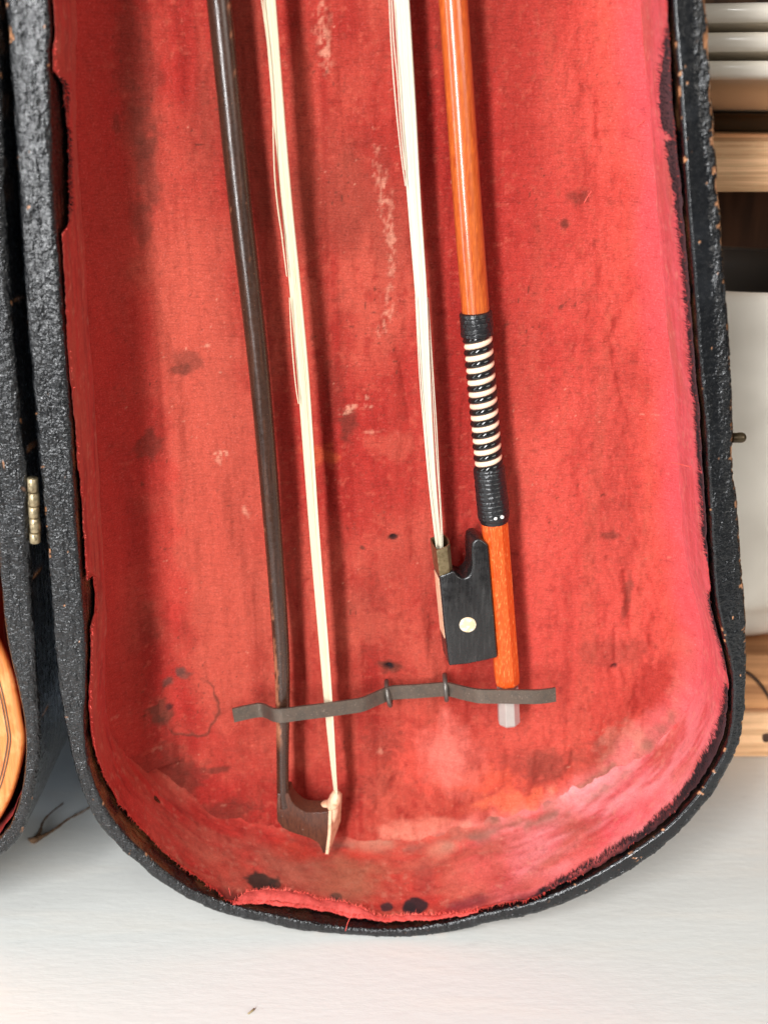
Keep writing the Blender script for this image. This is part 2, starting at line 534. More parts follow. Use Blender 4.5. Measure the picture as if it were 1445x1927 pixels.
# ------------------------------------------------------------------ the case: outlines of the lid
PAIRS = [((7, 0), (91, 0)), ((15, 100), (92, 100)), ((23, 200), (95, 200)), ((29, 300), (98, 300)), ((36, 400), (103, 400)), ((42, 500), (112, 500)),
         ((48, 600), (119, 600)), ((57, 700), (126, 700)), ((66, 800), (134, 800)), ((75, 900), (139, 900)), ((85, 1000), (145, 1000)), ((93, 1100), (153, 1100)),
         ((100, 1200), (161, 1200)), ((110, 1300), (161, 1300)), ((119, 1350), (159, 1350)), ((128, 1400), (161, 1398)), ((140, 1450), (169, 1445)), ((157, 1500), (184, 1490)),
         ((183, 1553), (209, 1538)), ((225, 1599), (246, 1582)), ((256, 1627), (274, 1608)), ((294, 1658), (310, 1640)), ((346, 1691), (361, 1674)), ((398, 1715), (410, 1695)),
         ((450, 1731), (460, 1710)), ((500, 1741), (508, 1721)), ((566, 1755), (571, 1734)), ((649, 1763), (651, 1746)), ((732, 1767), (731, 1750)), ((782, 1766), (778, 1747)),
         ((857, 1756), (851, 1736)), ((919, 1741), (911, 1720)), ((1000, 1725), (989, 1703)), ((1060, 1705), (1047, 1682)), ((1130, 1673), (1116, 1649)), ((1200, 1633), (1184, 1608)),
         ((1261, 1586), (1241, 1568)), ((1290, 1559), (1269, 1544)), ((1311, 1536), (1290, 1522)), ((1342, 1497), (1321, 1485)), ((1363, 1464), (1341, 1454)), ((1380, 1432), (1358, 1424)),
         ((1392, 1403), (1368, 1396)), ((1401, 1356), (1376, 1351)), ((1405.5, 1293), (1378, 1291)), ((1406.5, 1241), (1371, 1241)), ((1405.5, 1200), (1361, 1200)), ((1402, 1122), (1346, 1122)),
         ((1394, 1024), (1339, 1024)), ((1388, 945), (1335, 945)), ((1382, 880), (1331, 880)), ((1381, 800), (1327, 800)), ((1378, 720), (1319, 720)), ((1374, 640), (1312, 640)), ((1367, 545), (1306, 545)),
         ((1363, 483), (1301, 483)), ((1358, 400), (1294, 400)), ((1348, 270), (1285, 270)), ((1340, 145), (1276, 145)), ((1332, 0), (1265, 0))]
outer = [at(*a, 0.0)[[0, 2]] for a, b in PAIRS]
inner = [at(*b, 0.0)[[0, 2]] for a, b in PAIRS]
# above the photograph the lid narrows to its rounded neck end
EXT = [(0.40, -0.107, 0.081), (0.48, -0.104, 0.066), (0.56, -0.098, 0.052), (0.64, -0.093, 0.042), (0.70, -0.090, 0.036)]
el, er = [], []
for z, a, b in EXT:
    el.append((np.array([a, z]), np.array([a + 0.012, z])))
    er.append((np.array([b, z]), np.array([b - 0.010, z])))
TOP = [(np.array([-0.078, 0.738]), np.array([-0.070, 0.728])), (np.array([-0.028, 0.752]), np.array([-0.028, 0.741])), (np.array([0.021, 0.738]), np.array([0.014, 0.728]))]
ring = [TOP[1], TOP[0]] + el[::-1] + list(zip(outer, inner)) + er + [TOP[2], TOP[1]]
RO = np.array([r[0] for r in ring])
RI = np.array([r[1] for r in ring])
both = catmull(np.hstack([RO, RI]), 6000)
mid = 0.5 * (both[:, :2] + both[:, 2:])
# finer sampling where the photograph shows it
zz = mid[:, 1]
w = np.where(zz > 0.37, 0.12, 1.0)
ds = np.concatenate([[0], np.linalg.norm(np.diff(mid, axis=0), axis=1)]) * w
cs = np.cumsum(ds)
NS = 1750
ss = np.linspace(0, cs[-1], NS)
both = np.stack([np.interp(ss, cs, both[:, k]) for k in range(4)], 1)
OUT, INN = both[:, :2], both[:, 2:]
ARC = np.concatenate([[0], np.cumsum(np.linalg.norm(np.diff(INN, axis=0), axis=1))])
DEPTH = 0.050
case = thing('violin_case', 'old black violin case standing open upright, red lining inside its lid', 'violin case', (0, 0.03, 0.0))
NRM = OUT - INN
WID = np.linalg.norm(NRM, axis=1)
NRM = NRM / WID[:, None]
pxI, pyI = sees(np.stack([INN[:, 0], np.zeros(NS), INN[:, 1]], 1))
CXM = 722.5


def along(side, table):
    """value given at photo heights (sides) or widths (bottom) -> per ring sample"""
    return table


def profile_along(lst):
    """lst: (px,py,value) in ring order -> value per ring sample, by the nearest ring sample of each mark"""
    idx, val = [], []
    for x, y, v_ in lst:
        i = int(np.argmin((pxI - x) ** 2 + (pyI - y) ** 2))
        idx.append(i)
        val.append(v_)
    o = np.argsort(idx)
    return np.interp(np.arange(NS), np.array(idx)[o], np.array(val)[o])


def shell(parent, OUT, INN, depth, seed, chips, name='shell', wall_mat=None, warm=None, calm=None):
    n = len(OUT)
    D = OUT - INN
    wd = np.linalg.norm(D, axis=1)
    Nn = D / wd[:, None]
    prof = []   # (u along width 0..1 or None, inset metres, depth)
    rows_u, rows_y = [], []
    for t in np.linspace(1, 0, 14):
        rows_u.append(('i', 0.0))
        rows_y.append(0.0014 + (depth + 0.003 - 0.0014) * t)
    for a in (0.35, 0.7, 1.0):
        rows_u.append(('i', 0.0012 * (1 - math.cos(a * math.pi / 2))))
        rows_y.append(0.0014 * (1 - math.sin(a * math.pi / 2)))
    for t in np.linspace(0, 1, 26)[1:-1]:
        rows_u.append(('m', t))
        rows_y.append(0.0)
    for a in (0.0, 0.3, 0.6, 0.85, 1.0):
        rows_u.append(('o', -0.0022 * (1 - math.sin(a * math.pi / 2))))
        rows_y.append(0.0022 * (1 - math.cos(a * math.pi / 2)))
    for t in np.linspace(0, 1, 12)[1:]:
        rows_u.append(('o', 0.0))
        rows_y.append(0.0022 + (depth + 0.004 - 0.0022) * t)
    k = len(rows_u)
    P = np.zeros((n, k, 3))
    U = np.zeros((n, k))
    for j, ((kind, val), y) in enumerate(zip(rows_u, rows_y)):
        if kind == 'i':
            d = np.full(n, val)
        elif kind == 'o':
            d = wd + val
        else:
            d = 0.0012 + (wd - 0.0012 - 0.0022) * val
        q = INN + Nn * d[:, None]
        P[:, j, 0], P[:, j, 1], P[:, j, 2] = q[:, 0], y, q[:, 1]
        U[:, j] = d / wd
    X, Y, Z = P[..., 0], P[..., 1], P[..., 2]
    lump = fbm(X * 420, Y * 420, Z * 300, seed, 3)
    lump2 = fbm(X * 1000, Y * 1000, Z * 760, seed + 5, 2)
    groove = fbm(X * 300, Y * 300, Z * 60, seed + 9, 2)
    amp = np.where(Y < 0.004, 1.0, 0.6)
    rgh = np.ones((n, k))
    if calm is not None:     # stretches where the paint is still smooth along the inner half of the rim
        rgh = 1 - 0.88 * calm[:, None] * smooth(0.72, 0.45, U + 0.14 * fbm(X * 60, Y * 60, Z * 45, seed + 61, 3))
        amp = amp * rgh
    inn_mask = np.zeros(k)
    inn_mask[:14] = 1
    # chipped paint
    cn = fbm(X * 560, Y * 560, Z * 420, seed + 21, 3) + 0.25 * fbm(X * 1300, Y * 1300, Z * 1300, seed + 23, 2)
    ed = smooth(0.78, 1.0, U) * (Y < 0.012) + 0.55 * smooth(0.10, 0.0, U) * (Y < 0.003)
    m = smooth(0.0, 0.10, cn + chips[:, None] * (0.12 + 1.05 * ed) - 0.78)
    m = m * (1 - inn_mask)[None, :]
    disp = (0.00014 * lump + 0.00025 * smooth(0.15, 0.6, lump2) * smooth(-0.3, 0.4, groove) + 0.00014 * groove) * amp - 0.00035 * m
    front = np.zeros(k)
    front[14:17 + 24 + 3] = 1
    P[..., 1] -= disp * front[None, :]
    outw = np.zeros(k)
    outw[17 + 24 + 1:] = 1
    edge_wob = 0.0004 * fbm(X * 160, Z * 160, Y * 100, seed + 31, 3)
    P[..., 0] += (disp + edge_wob) * outw[None, :] * Nn[:, None, 0]
    P[..., 2] += (disp + edge_wob) * outw[None, :] * Nn[:, None, 1]
    black = np.array((0.004, 0.0044, 0.0052))
    tan = np.array(lin(206, 146, 104))
    col = np.zeros((n, k, 3)) + black
    grey = smooth(0.1, 0.8, fbm(X * 200, Y * 200, Z * 120, seed + 41, 3))[..., None]
    col = col * (1 - 0.4 * grey) + np.array((0.016, 0.0175, 0.020)) * 0.4 * grey
    tn = (0.75 + 0.35 * vn(X * 500, Y * 500, Z * 500, seed + 44))[..., None]
    col = col * (1 - m[..., None]) + tan * tn * m[..., None]
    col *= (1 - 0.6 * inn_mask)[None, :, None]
    if warm is not None:   # bare wood and cloth remains on the inner face
        colr, amount = warm
        g = smooth(-0.2, 0.4, fbm(X * 150, Y * 400, Z * 150, seed + 51, 3)) * amount[:, None] * inn_mask[None, :]
        col = col * (1 - g[..., None]) + np.array(colr) * g[..., None]
    F = grid_faces(n, k, False)
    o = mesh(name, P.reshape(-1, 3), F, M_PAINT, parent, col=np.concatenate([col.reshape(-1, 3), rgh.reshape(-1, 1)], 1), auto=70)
    return o


def backboard(parent, OUT, y0, name='back_board'):
    off = origin(parent)
    step = max(1, len(OUT) // 260)
    Q = OUT[:-1:step]
    bm = bmesh.new()
    a = [bm.verts.new((q[0] - off[0], y0 - off[1], q[1] - off[2])) for q in Q]
    c = Q.mean(0)
    b = [bm.verts.new((c[0] + (q[0] - c[0]) * 0.97 - off[0], y0 + 0.005 - off[1], c[1] + (q[1] - c[1]) * 0.985 + 0.0 - off[2])) for q in Q]
    f1 = bm.faces.new(a)
    f2 = bm.faces.new(b[::-1])
    n = len(a)
    for i in range(n):
        bm.faces.new((a[(i + 1) % n], a[i], b[i], b[(i + 1) % n]))
    bmesh.ops.triangulate(bm, faces=[f1, f2])
    bmesh.ops.recalc_face_normals(bm, faces=bm.faces)
    me = bpy.data.meshes.new(name)
    bm.to_mesh(me)
    bm.free()
    at_ = me.attributes.new('col', 'FLOAT_COLOR', 'POINT')
    at_.data.foreach_set('color', np.tile(np.array([0.013, 0.0135, 0.015, 1], np.float32), len(me.vertices)))
    me.materials.append(M_PAINT)
    o = bpy.data.objects.new(name, me)
    COL.objects.link(o)
    o.parent = parent
    return o


chips_l = profile_along([(91, 0, .55), (98, 300, .35), (112, 500, .2), (134, 800, .25), (145, 1000, .45), (161, 1200, .3), (159, 1350, .3), (184, 1490, .5), (246, 1582, .75), (310, 1640, .6),
                         (410, 1695, .55), (508, 1721, .55), (651, 1746, .55), (731, 1750, .6), (851, 1736, .7), (911, 1720, .6), (989, 1703, .62), (1116, 1649, .8), (1241, 1568, .8),
                         (1321, 1485, .75), (1358, 1424, .7), (1378, 1291, .62), (1361, 1200, .5), (1339, 1024, .45), (1331, 880, .62), (1327, 800, .5), (1312, 640, .5), (1306, 545, .3), (1294, 400, .62),
                         (1285, 270, .78), (1276, 145, .85), (1265, 0, .85)])
brown = profile_along([(91, 0, .1), (98, 300, .03), (119, 600, .3), (139, 900, .9), (153, 1060, .8), (161, 1200, .4), (161, 1398, .8), (209, 1538, 1.0), (310, 1640, .6), (410, 1695, .5),
                       (508, 1721, .1), (731, 1750, .1), (989, 1703, .1), (1321, 1485, .1), (1371, 1241, .2), (1331, 880, .1), (1294, 400, .5), (1285, 270, .8), (1265, 0, .3)])
calm_l = profile_along([(91, 0, .15), (161, 1200, .1), (246, 1582, .2), (651, 1746, .3), (911, 1720, .4), (1116, 1649, .7), (1241, 1568, .9), (1341, 1454, .9), (1376, 1351, .5), (1371, 1241, .4), (1344, 1122, .6), (1339, 1024, .4), (1331, 880, .5),
                         (1319, 720, .6), (1306, 545, .9), (1294, 400, 1), (1285, 270, 1), (1265, 0, 1)])
chips_l = chips_l + 0.10 * smooth(0.02, 0.08, INN[:, 0])
shell(case, OUT, INN, DEPTH, 3, chips_l, 'lid_shell', calm=calm_l, warm=(np.array(lin(104, 66, 38)), brown))
backboard(case, OUT, DEPTH + 0.0042, 'lid_back')

# ------------------------------------------------------------------ lining of the lid
RED = np.array((0.345, 0.027, 0.0195))
DEEP = np.array((0.27, 0.016, 0.012))
FADE = np.array((0.46, 0.078, 0.049))
BROWN = np.array((0.095, 0.028, 0.018))
PALE = np.array((0.66, 0.30, 0.20))
LITPINK = np.array((0.62, 0.075, 0.086))
BLACK = np.array((0.012, 0.010, 0.012))
GREYB = np.array((0.055, 0.045, 0.035))


def put(col, m, c, a=1.0):
    m = np.clip(m * a, 0, 1)[..., None]
    col[...] = col * (1 - m) + np.asarray(c) * m


def blot(X, Z, c, rx, rz, seed, rag=0.5, soft=0.5, rot=0.0, f=420):
    """ragged blot around lid position c, radii in metres"""
    dx, dz = X - c[0], Z - c[1]
    if rot:
        cr, sr = math.cos(rot), math.sin(rot)
        dx, dz = dx * cr + dz * sr, -dx * sr + dz * cr
    r = np.sqrt((dx / rx) ** 2 + (dz / rz) ** 2)
    near = r < 3
    m = np.zeros_like(X)
    if near.any():
        rr = r[near] + rag * fbm(X[near] * f, Z[near] * f, None, seed, 3)
        m[near] = smooth(1.0 + soft / 2, 1.0 - soft / 2, rr)
    return m


YF = 0.0475


def FL(px, py):
    return at(px, py, YF)[[0, 2]]


XS = np.arange(-0.122, 0.135, 0.00056)
ZF = np.concatenate([np.arange(0.001, 0.362, 0.00056), np.arange(0.365, 0.745, 0.004)])
left_branch = slice(0, int(np.argmin(INN[:, 1])))
iz = int(np.argmin(INN[:, 1]))
lb, rbn = INN[:iz + 1], INN[iz:]
xl = np.interp(ZF, lb[::-1, 1], lb[::-1, 0])
xr = np.interp(ZF, rbn[:, 1], rbn[:, 0])
X, Z = np.meshgrid(XS, ZF, indexing='xy')
X, Z = X.copy(), Z.copy()
poly = INN[::6]
seg = np.diff(np.vstack([poly, poly[:1]]), axis=0)


def dist_in(x, z):
    """distance to the inner outline"""
    out = np.full(x.shape, 9.0)
    for (ax, az), (dx, dz) in zip(poly, seg):
        L2 = dx * dx + dz * dz
        if L2 < 1e-14:
            continue
        t = np.clip(((x - ax) * dx + (z - az) * dz) / L2, 0, 1)
        out = np.minimum(out, (x - ax - t * dx) ** 2 + (z - az - t * dz) ** 2)
    return np.sqrt(out)


ins = (X > xl[:, None]) & (X < xr[:, None])
cstep = 4
Xc, Zc = X[::cstep, ::cstep], Z[::cstep, ::cstep]
dc = dist_in(Xc, Zc)
# up-sample the smooth distance field
di = np.zeros_like(X)
ri, ci = np.arange(X.shape[0]) / cstep, np.arange(X.shape[1]) / cstep
tmp = np.stack([np.interp(ci, np.arange(dc.shape[1]), row) for row in dc])
di = np.stack([np.interp(ri, np.arange(dc.shape[0]), tmp[:, j]) for j in range(tmp.shape[1])], 1)
sd = np.where(ins, di, -di)
# folds and padding
fold = (0.0016 * fbm(X * 95 + 0.3 * Z * 60, Z * 9, None, 11, 2) + 0.0008 * fbm(X * 260, Z * 26, None, 12, 3)) * (1 - 0.6 * smooth(0.03, 0.06, X)) \
    + 0.00030 * fbm(X * 420, Z * 170, None, 13, 3)
low = smooth(0.13, 0.05, Z)
fold += low * (0.0024 * fbm(X * 70 + Z * 55, Z * 45 - X * 30, None, 14, 3))
rgt = smooth(0.04, 0.09, X)
fold += rgt * 0.0009 * (0.45 - np.abs(fbm(X * 210 + Z * 60, Z * 85, None, 150, 3))) 
fold += rgt * 0.0007 * fbm(X * 330 + Z * 90, Z * 120, None, 15, 3)
fold += (0.0002 + 0.0003 * smooth(0.10, 0.03, Z)) * np.exp(-((sd - 0.008) / 0.005) ** 2) * fbm(X * 130, Z * 130, None, 16, 3)


def ridge(pts, wdt, hgt):
    """a sewn-in crease along photo points: a soft valley or ridge"""
    P = catmull([FL(*p) for p in pts], 40)
    best = np.full(X.shape, 9.0)
    bx0, bx1 = P[:, 0].min() - 5 * wdt, P[:, 0].max() + 5 * wdt
    bz0, bz1 = P[:, 1].min() - 5 * wdt, P[:, 1].max() + 5 * wdt
    m = (X > bx0) & (X < bx1) & (Z > bz0) & (Z < bz1)
    x, z = X[m], Z[m]
    d = np.full(x.shape, 9.0)
    for p in P:
        d = np.minimum(d, (x - p[0]) ** 2 + (z - p[1]) ** 2)
    g = np.zeros_like(X)
    g[m] = hgt * np.exp(-d / (wdt * wdt))
    return g


for pts, wd_, hg in [([(586, 120), (602, 250), (618, 380), (634, 480)], 0.0042, -0.0016), ([(640, 130), (650, 260), (658, 400), (672, 520)], 0.0010, -0.0007),
                     ([(655, 600), (668, 760), (672, 900), (668, 1040)], 0.0036, -0.0013), ([(745, 640), (762, 720), (772, 790)], 0.0014, -0.0010),
                     ([(178, 60), (184, 140), (188, 220)], 0.0013, -0.0013), ([(178, 230), (185, 420), (196, 620)], 0.002, 0.0009),
                     ([(1178, 1080), (1184, 1130), (1188, 1180)], 0.0014, -0.0013), ([(1158, 1200), (1160, 1235), (1157, 1257)], 0.0010, -0.0009),
                     ([(1215, 1340), (1212, 1390), (1208, 1420)], 0.0011, -0.0011), ([(1150, 640), (1175, 590), (1190, 560)], 0.0022, -0.0011),
                     ([(1112, 190), (1118, 240), (1132, 300), (1150, 330)], 0.0012, 0.0008), ([(1155, 20), (1160, 90), (1165, 160)], 0.0012, 0.0008),
                     ([(870, 1400), (905, 1430), (915, 1470)], 0.0024, -0.0014), ([(700, 1540), (725, 1500), (745, 1470)], 0.0022, -0.0012),
                     ([(805, 1250), (800, 1310), (790, 1380)], 0.0060, 0.0026), ([(860, 1430), (850, 1480), (840, 1530)], 0.006, 0.0024), ([(690, 1420), (720, 1490), (735, 1540)], 0.0040, 0.0018), ([(1000, 1440), (985, 1490), (960, 1540)], 0.0035, 0.0020), ([(1080, 1420), (1075, 1470), (1090, 1510)], 0.0022, -0.0015),
                     ([(235, 850), (250, 950), (252, 1040)], 0.002, -0.0012), ([(215, 900), (225, 1000), (222, 1100)], 0.002, 0.0010)]:
    fold += ridge(pts, wd_, -hg if False else hg)
# small holes
for hx, hy, hr in [(733, 1253, .0016), (740, 1010, .0012), (1157, 1257, .0010), (194, 1417, .0010)]:
    c = FL(hx, hy)
    fold += -0.0022 * np.exp(-((X - c[0]) ** 2 + ((Z - c[1]) * 1.6) ** 2) / (hr * hr))
lw = smooth(0.02, -0.05, X) * smooth(0.03, 0.08, Z)
fold += 0.0006 * ridge([(520, 1580), (640, 1597), (740, 1594), (850, 1588), (940, 1576), (1080, 1534), (1160, 1484), (1228, 1412)], 0.003, 1.0) * (0.4 + fbm(X * 120, Z * 120, None, 18, 3))
rw = smooth(0.03, 0.07, X) * smooth(0.03, 0.09, Z)
fil = np.clip(1 - sd / (0.009 + 0.020 * lw + 0.008 * rw), 0, 1.3)
Yv = YF + 0.001 - (0.0055 + 0.0150 * lw + 0.0050 * rw) * fil ** 2 * np.where(Z < 0.05, 0.55, 1.0) - fold
# colour
C = np.zeros(X.shape + (3,)) + RED
big = fbm(X * 26, Z * 16, None, 60, 3)
str_ = fbm(X * 150, Z * 10, None, 61, 3)
put(C, smooth(-0.2, 0.5, big), FADE, 0.75)
put(C, smooth(0.02, 0.07, X) * (0.6 + 0.4 * big), np.array((0.66, 0.078, 0.060)), 0.8)  # right side lightened: light falloff put into the colour
put(C, smooth(0.12, 0.05, Z) * smooth(-0.06, 0.0, X), FADE, 0.45)
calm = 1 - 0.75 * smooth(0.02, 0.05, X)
put(C, smooth(0.05, 0.6, str_) * calm, DEEP, 0.8)
put(C, smooth(0.0, 0.5, fbm(X * 70, Z * 60, None, 610, 4)) * calm, DEEP, 0.5)
put(C, smooth(0.05, 0.6, -str_), FADE, 0.35)
put(C, smooth(0.15, 0.6, fbm(X * 320, Z * 200, None, 62, 3)) * (0.4 + 0.6 * calm), DEEP, 0.5)
put(C, smooth(0.3, 0.7, fbm(X * 700, Z * 500, None, 63, 2)), BROWN, 0.22)
put(C, smooth(0.25, 0.6, fbm(X * 520, Z * 520, None, 64, 3)), FADE, 0.45)
put(C, smooth(0.05, 0.6, fbm(X * 42, Z * 18, None, 620, 4)) * (1 - 0.8 * smooth(0.01, 0.05, X)), np.array((0.235, 0.042, 0.026)), 0.6)
# worn paler strip left of the dark bow; far-left margin painted brighter red in place of fill light
put(C, blot(X, Z, FL(400, 950), 0.022, 0.10, 70, 0.6, 0.9, 0.04, 60), FADE, 0.75)
put(C, blot(X, Z, FL(350, 520), 0.016, 0.06, 70, 0.6, 0.9, 0.04, 60), FADE, 0.4)
put(C, blot(X, Z, FL(235, 560), 0.008, 0.14, 71, 0.8, 0.9, 0.05, 90), np.array((0.44, 0.026, 0.021)), 0.5)
for (x, y, rx, rz, c, a, rot) in [
        (268, 235, .0040, .011, BROWN, .4, .06), (282, 320, .0036, .012, BROWN, .5, .05), (272, 420, .0032, .008, BROWN, .45, 0), (230, 232, .0012, .0040, BROWN, .7, 0),
        (262, 120, .006, .018, BROWN, .35, .05), (352, 680, .0048, .0045, BROWN, .5, 0), (340, 700, .003, .002, BROWN, .6, 0), (285, 830, .0045, .006, BROWN, .55, 0),
        (238, 960, .004, .020, DEEP, .5, 0), (262, 1030, .006, .018, DEEP, .4, 0), (240, 1210, .0075, .024, DEEP, .45, 0), (262, 1160, .008, .012, BROWN, .2, 0),
        (300, 1440, .010, .011, BROWN, .5, .5), (345, 1470, .012, .007, BROWN, .45, .6), (420, 1530, .012, .006, BROWN, .45, .2), (388, 1545, .003, .002, BROWN, .8, 0),
        (412, 1450, .006, .0018, BROWN, .6, 0), (300, 1330, .0042, .0052, BROWN, .8, .4), (312, 1344, .003, .004, BROWN, .8, 0), (345, 1268, .0030, .0022, GREYB, .75, -.5),
        (316, 1282, .0034, .0016, GREYB, .7, .8), (320, 1328, .0015, .0015, BLACK, .9, 0), (196, 1280, .0012, .001, BLACK, .8, 0), (198, 1290, .0008, .002, BROWN, .9, 0),
        (630, 740, .0035, .012, BROWN, .25, 0), (655, 800, .0030, .006, BROWN, .55, 0), (690, 1150, .008, .012, BROWN, .20, 0), (733, 1253, .0042, .0024, BROWN, .8, 0), (733, 1253, .0020, .0011, BLACK, .95, 0),
        (738, 1010, .0030, .0013, BROWN, .85, .2), (740, 1011, .0014, .0009, BLACK, .8, 0), (682, 1033, .0012, .0009, BROWN, .8, 0), (1156, 1256, .0016, .0012, BLACK, .8, 0),
        (1150, 1010, .0030, .0018, BROWN, .55, 0), (1090, 372, .0034, .0024, BROWN, .45, 0), (1063, 420, .0013, .0015, BROWN, .7, 0), (1200, 205, .0007, .0006, BLACK, .9, 0), (1090, 560, .006, .004, BROWN, .12, 0),
        (1030, 1440, .010, .008, BROWN, .4, 0), (1000, 1450, .014, .010, BROWN, .25, 0), (1140, 1430, .012, .010, BROWN, .35, .3), (1190, 1480, .010, .012, BROWN, .4, -.6), (1180, 1400, .012, .009, np.array((.40, .16, .11)), .5, 0),
        (1160, 1230, .014, .006, BROWN, .25, 0), (1240, 1300, .010, .014, DEEP, .5, 0), (1180, 1130, .0016, .010, BROWN, .5, -.06), (1160, 1000, .012, .02, BROWN, .12, 0), (1150, 790, .01, .03, BROWN, .10, 0),
        (905, 1470, .014, .006, np.array((.60, .085, .045)), .7, 0), (970, 1510, .016, .005, np.array((.62, .12, .06)), .8, .1), (800, 1420, .012, .016, np.array((.60, .075, .05)), .6, 0), (560, 1500, .006, .010, DEEP, .35, 0),
        (600, 860, .006, .004, np.array((.52, .085, .03)), .6, 0), (740, 840, .010, .005, FADE, .5, 0), (700, 1180, .012, .008, FADE, .5, 0), (720, 1400, .010, .008, BROWN, .22, 0), (700, 1480, .010, .006, BROWN, .2, .5)]:
    put(C, blot(X, Z, FL(x, y), rx, rz, int(x + y), 0.7, 0.8, rot), c, a)
put(C, blot(X, Z, FL(848, 1425), 0.010, 0.017, 555, 0.8, 1.2, 0.25, 120), np.array((0.70, 0.17, 0.13)), 0.6)
put(C, blot(X, Z, FL(800, 1560), 0.018, 0.005, 556, 0.8, 1.0, 0.05, 160), np.array((0.70, 0.22, 0.15)), 0.6)
# the stain ring: a scalloped dark outline
RCc = FL(357, 1328)
dx, dz = (X - RCc[0]) / 0.0112, (Z - RCc[1]) / 0.0145
rr = np.sqrt(dx * dx + dz * dz)
ang = np.arctan2(dz, dx)
edge = 1 + 0.05 * np.abs(np.sin(ang * 8)) + 0.16 * fbm(np.cos(ang) * 2.5, np.sin(ang) * 2.5, None, 81, 3)
band = np.exp(-((rr - edge) / (0.05 + 0.03 * vn(np.cos(ang) * 4, np.sin(ang) * 4, None, 82))) ** 2)
arcw = smooth(-2.7, -2.3, ang) * smooth(1.25, 0.55, ang) + 0.5 * smooth(1.9, 2.2, ang) * smooth(2.9, 2.5, ang)
put(C, band * arcw, BROWN, 0.85)
put(C, ((rr < edge) * smooth(0.2, 1.0, rr)) * 0.5, FADE, 0.35)
# pale rubbed scuffs and flecks
for (x, y, rx, rz, a, rot) in [(606, 55, .0024, .010, .75, .1), (612, 100, .0014, .007, .5, .1), (716, 350, .0018, .012, .75, .12), (732, 410, .0016, .013, .75, .08), (736, 490, .0012, .010, .55, 0), (732, 560, .0018, .008, .5, 0), (725, 605, .0016, .005, .8, -.4),
                               (672, 768, .0050, .0009, 1.0, .08), (650, 778, .003, .0006, .8, .08), (700, 814, .004, .0007, .6, .1), (414, 860, .0016, .0016, .95, .6), (424, 855, .0012, .0009, .9, 0), (408, 866, .001, .002, .7, .6),
                               (461, 968, .0011, .0022, .8, .4), (386, 653, .0016, .0006, .95, 0), (1217, 777, .0026, .0003, .9, .05), (690, 750, .0008, .0012, .8, 0), (720, 1418, .0018, .0016, .6, .5), (420, 1515, .0016, .0006, .8, 0), (300, 1400, .0018, .0012, .5, 0),
                               (760, 1575, .010, .0014, .5, .05), (232, 1310, .0012, .0008, .8, 0)]:
    m = blot(X, Z, FL(x, y), rx, rz, int(3 * x + y), 0.8, 0.9, rot, 600)
    m = m * smooth(-0.35, 0.35, fbm(X * 900, Z * 600, None, 90, 2))
    put(C, m, PALE, a * 0.6)
put(C, smooth(0.90, 0.96, vn(X * 1300, Z * 1300, None, 91)) * smooth(0.2, .5, vn(X * 60, Z * 60, None, 92)), PALE, 0.5)
put(C, smooth(0.86, 0.92, vn(X * 900, Z * 900, None, 93)) * smooth(0.1, .5, vn(X * 60, Z * 60, None, 94)), BROWN, 0.7)
# the soiled, puckered seam at the foot of the floor cloth
seam_pts = [(400, 1540), (520, 1580), (640, 1597), (740, 1594), (850, 1588), (940, 1576), (1080, 1534), (1160, 1484), (1228, 1412), (1285, 1320)]
sg = ridge(seam_pts, 0.0026, 1.0)
sn = smooth(-0.5, 0.3, fbm(X * 140, Z * 140, None, 97, 3)) * smooth(-0.045, -0.01, X)
put(C, sg * sn, np.array((0.27, 0.135, 0.095)), 0.85)
put(C, ridge(seam_pts, 0.0009, 1.0) * sn * smooth(-0.1, 0.4, fbm(X * 420, Z * 420, None, 98, 2)), BROWN, 0.8)
put(C, sg * smooth(0.1, 0.5, fbm(X * 300, Z * 300, None, 99, 3)), PALE, 0.4)
put(C, smooth(0.013, 0.001, sd + 0.006 * fbm(X * 110, Z * 110, None, 972, 3)) * smooth(0.0, 0.06, X) * smooth(0.12, 0.08, Z), np.array((0.62, 0.16, 0.15)), 0.75)  # pale pink of the lit wall spread onto the floor's lower right
put(C, np.exp(-((sd - 0.0022) / 0.0016) ** 2) * smooth(-0.3, 0.3, fbm(X * 150, Z * 150, None, 973, 3)) * smooth(-0.02, 0.03, X) * smooth(0.10, 0.07, Z), np.array((0.24, 0.11, 0.08)), 0.7)
put(C, smooth(0.014, 0.0, sd + 0.005 * fbm(X * 70, Z * 20, None, 971, 3)) * lw, np.array((0.48, 0.038, 0.029)), 0.85)  # left floor edge raised in colour where fill light falls short
put(C, smooth(0.011, 0.000, sd + 0.004 * fbm(X * 90, Z * 40, None, 970, 3)) * rw, LITPINK, 0.85)  # lit-side brightness painted along the right floor edge
# soiled seam line next to the wall strip
sm = np.exp(-((sd - 0.0035) / 0.0022) ** 2) * smooth(-0.3, 0.4, fbm(X * 130, Z * 130, None, 95, 3)) * smooth(0.14, 0.03, Z) * smooth(-0.06, 0.0, X)
put(C, sm, np.array((0.17, 0.085, 0.055)), 0.75)
put(C, np.exp(-((sd - 0.007) / 0.004) ** 2) * smooth(0.0, 0.5, fbm(X * 170, Z * 170, None, 96, 3)) * smooth(0.14, 0.03, Z) * smooth(-0.06, 0.0, X), PALE, 0.35)

keep = sd > -0.0016
idx = np.full(X.shape, -1)
idx[keep] = np.arange(keep.sum())
q = keep[:-1, :-1] & keep[1:, :-1] & keep[:-1, 1:] & keep[1:, 1:]
F = np.stack([idx[:-1, :-1][q], idx[:-1, 1:][q], idx[1:, 1:][q], idx[1:, :-1][q]], 1)
V = np.stack([X[keep], Yv[keep], Z[keep]], 1)
mesh('floor_lining', V, F, M_CLOTH, case, col=C[keep], label='stained and faded red cloth lining the lid')

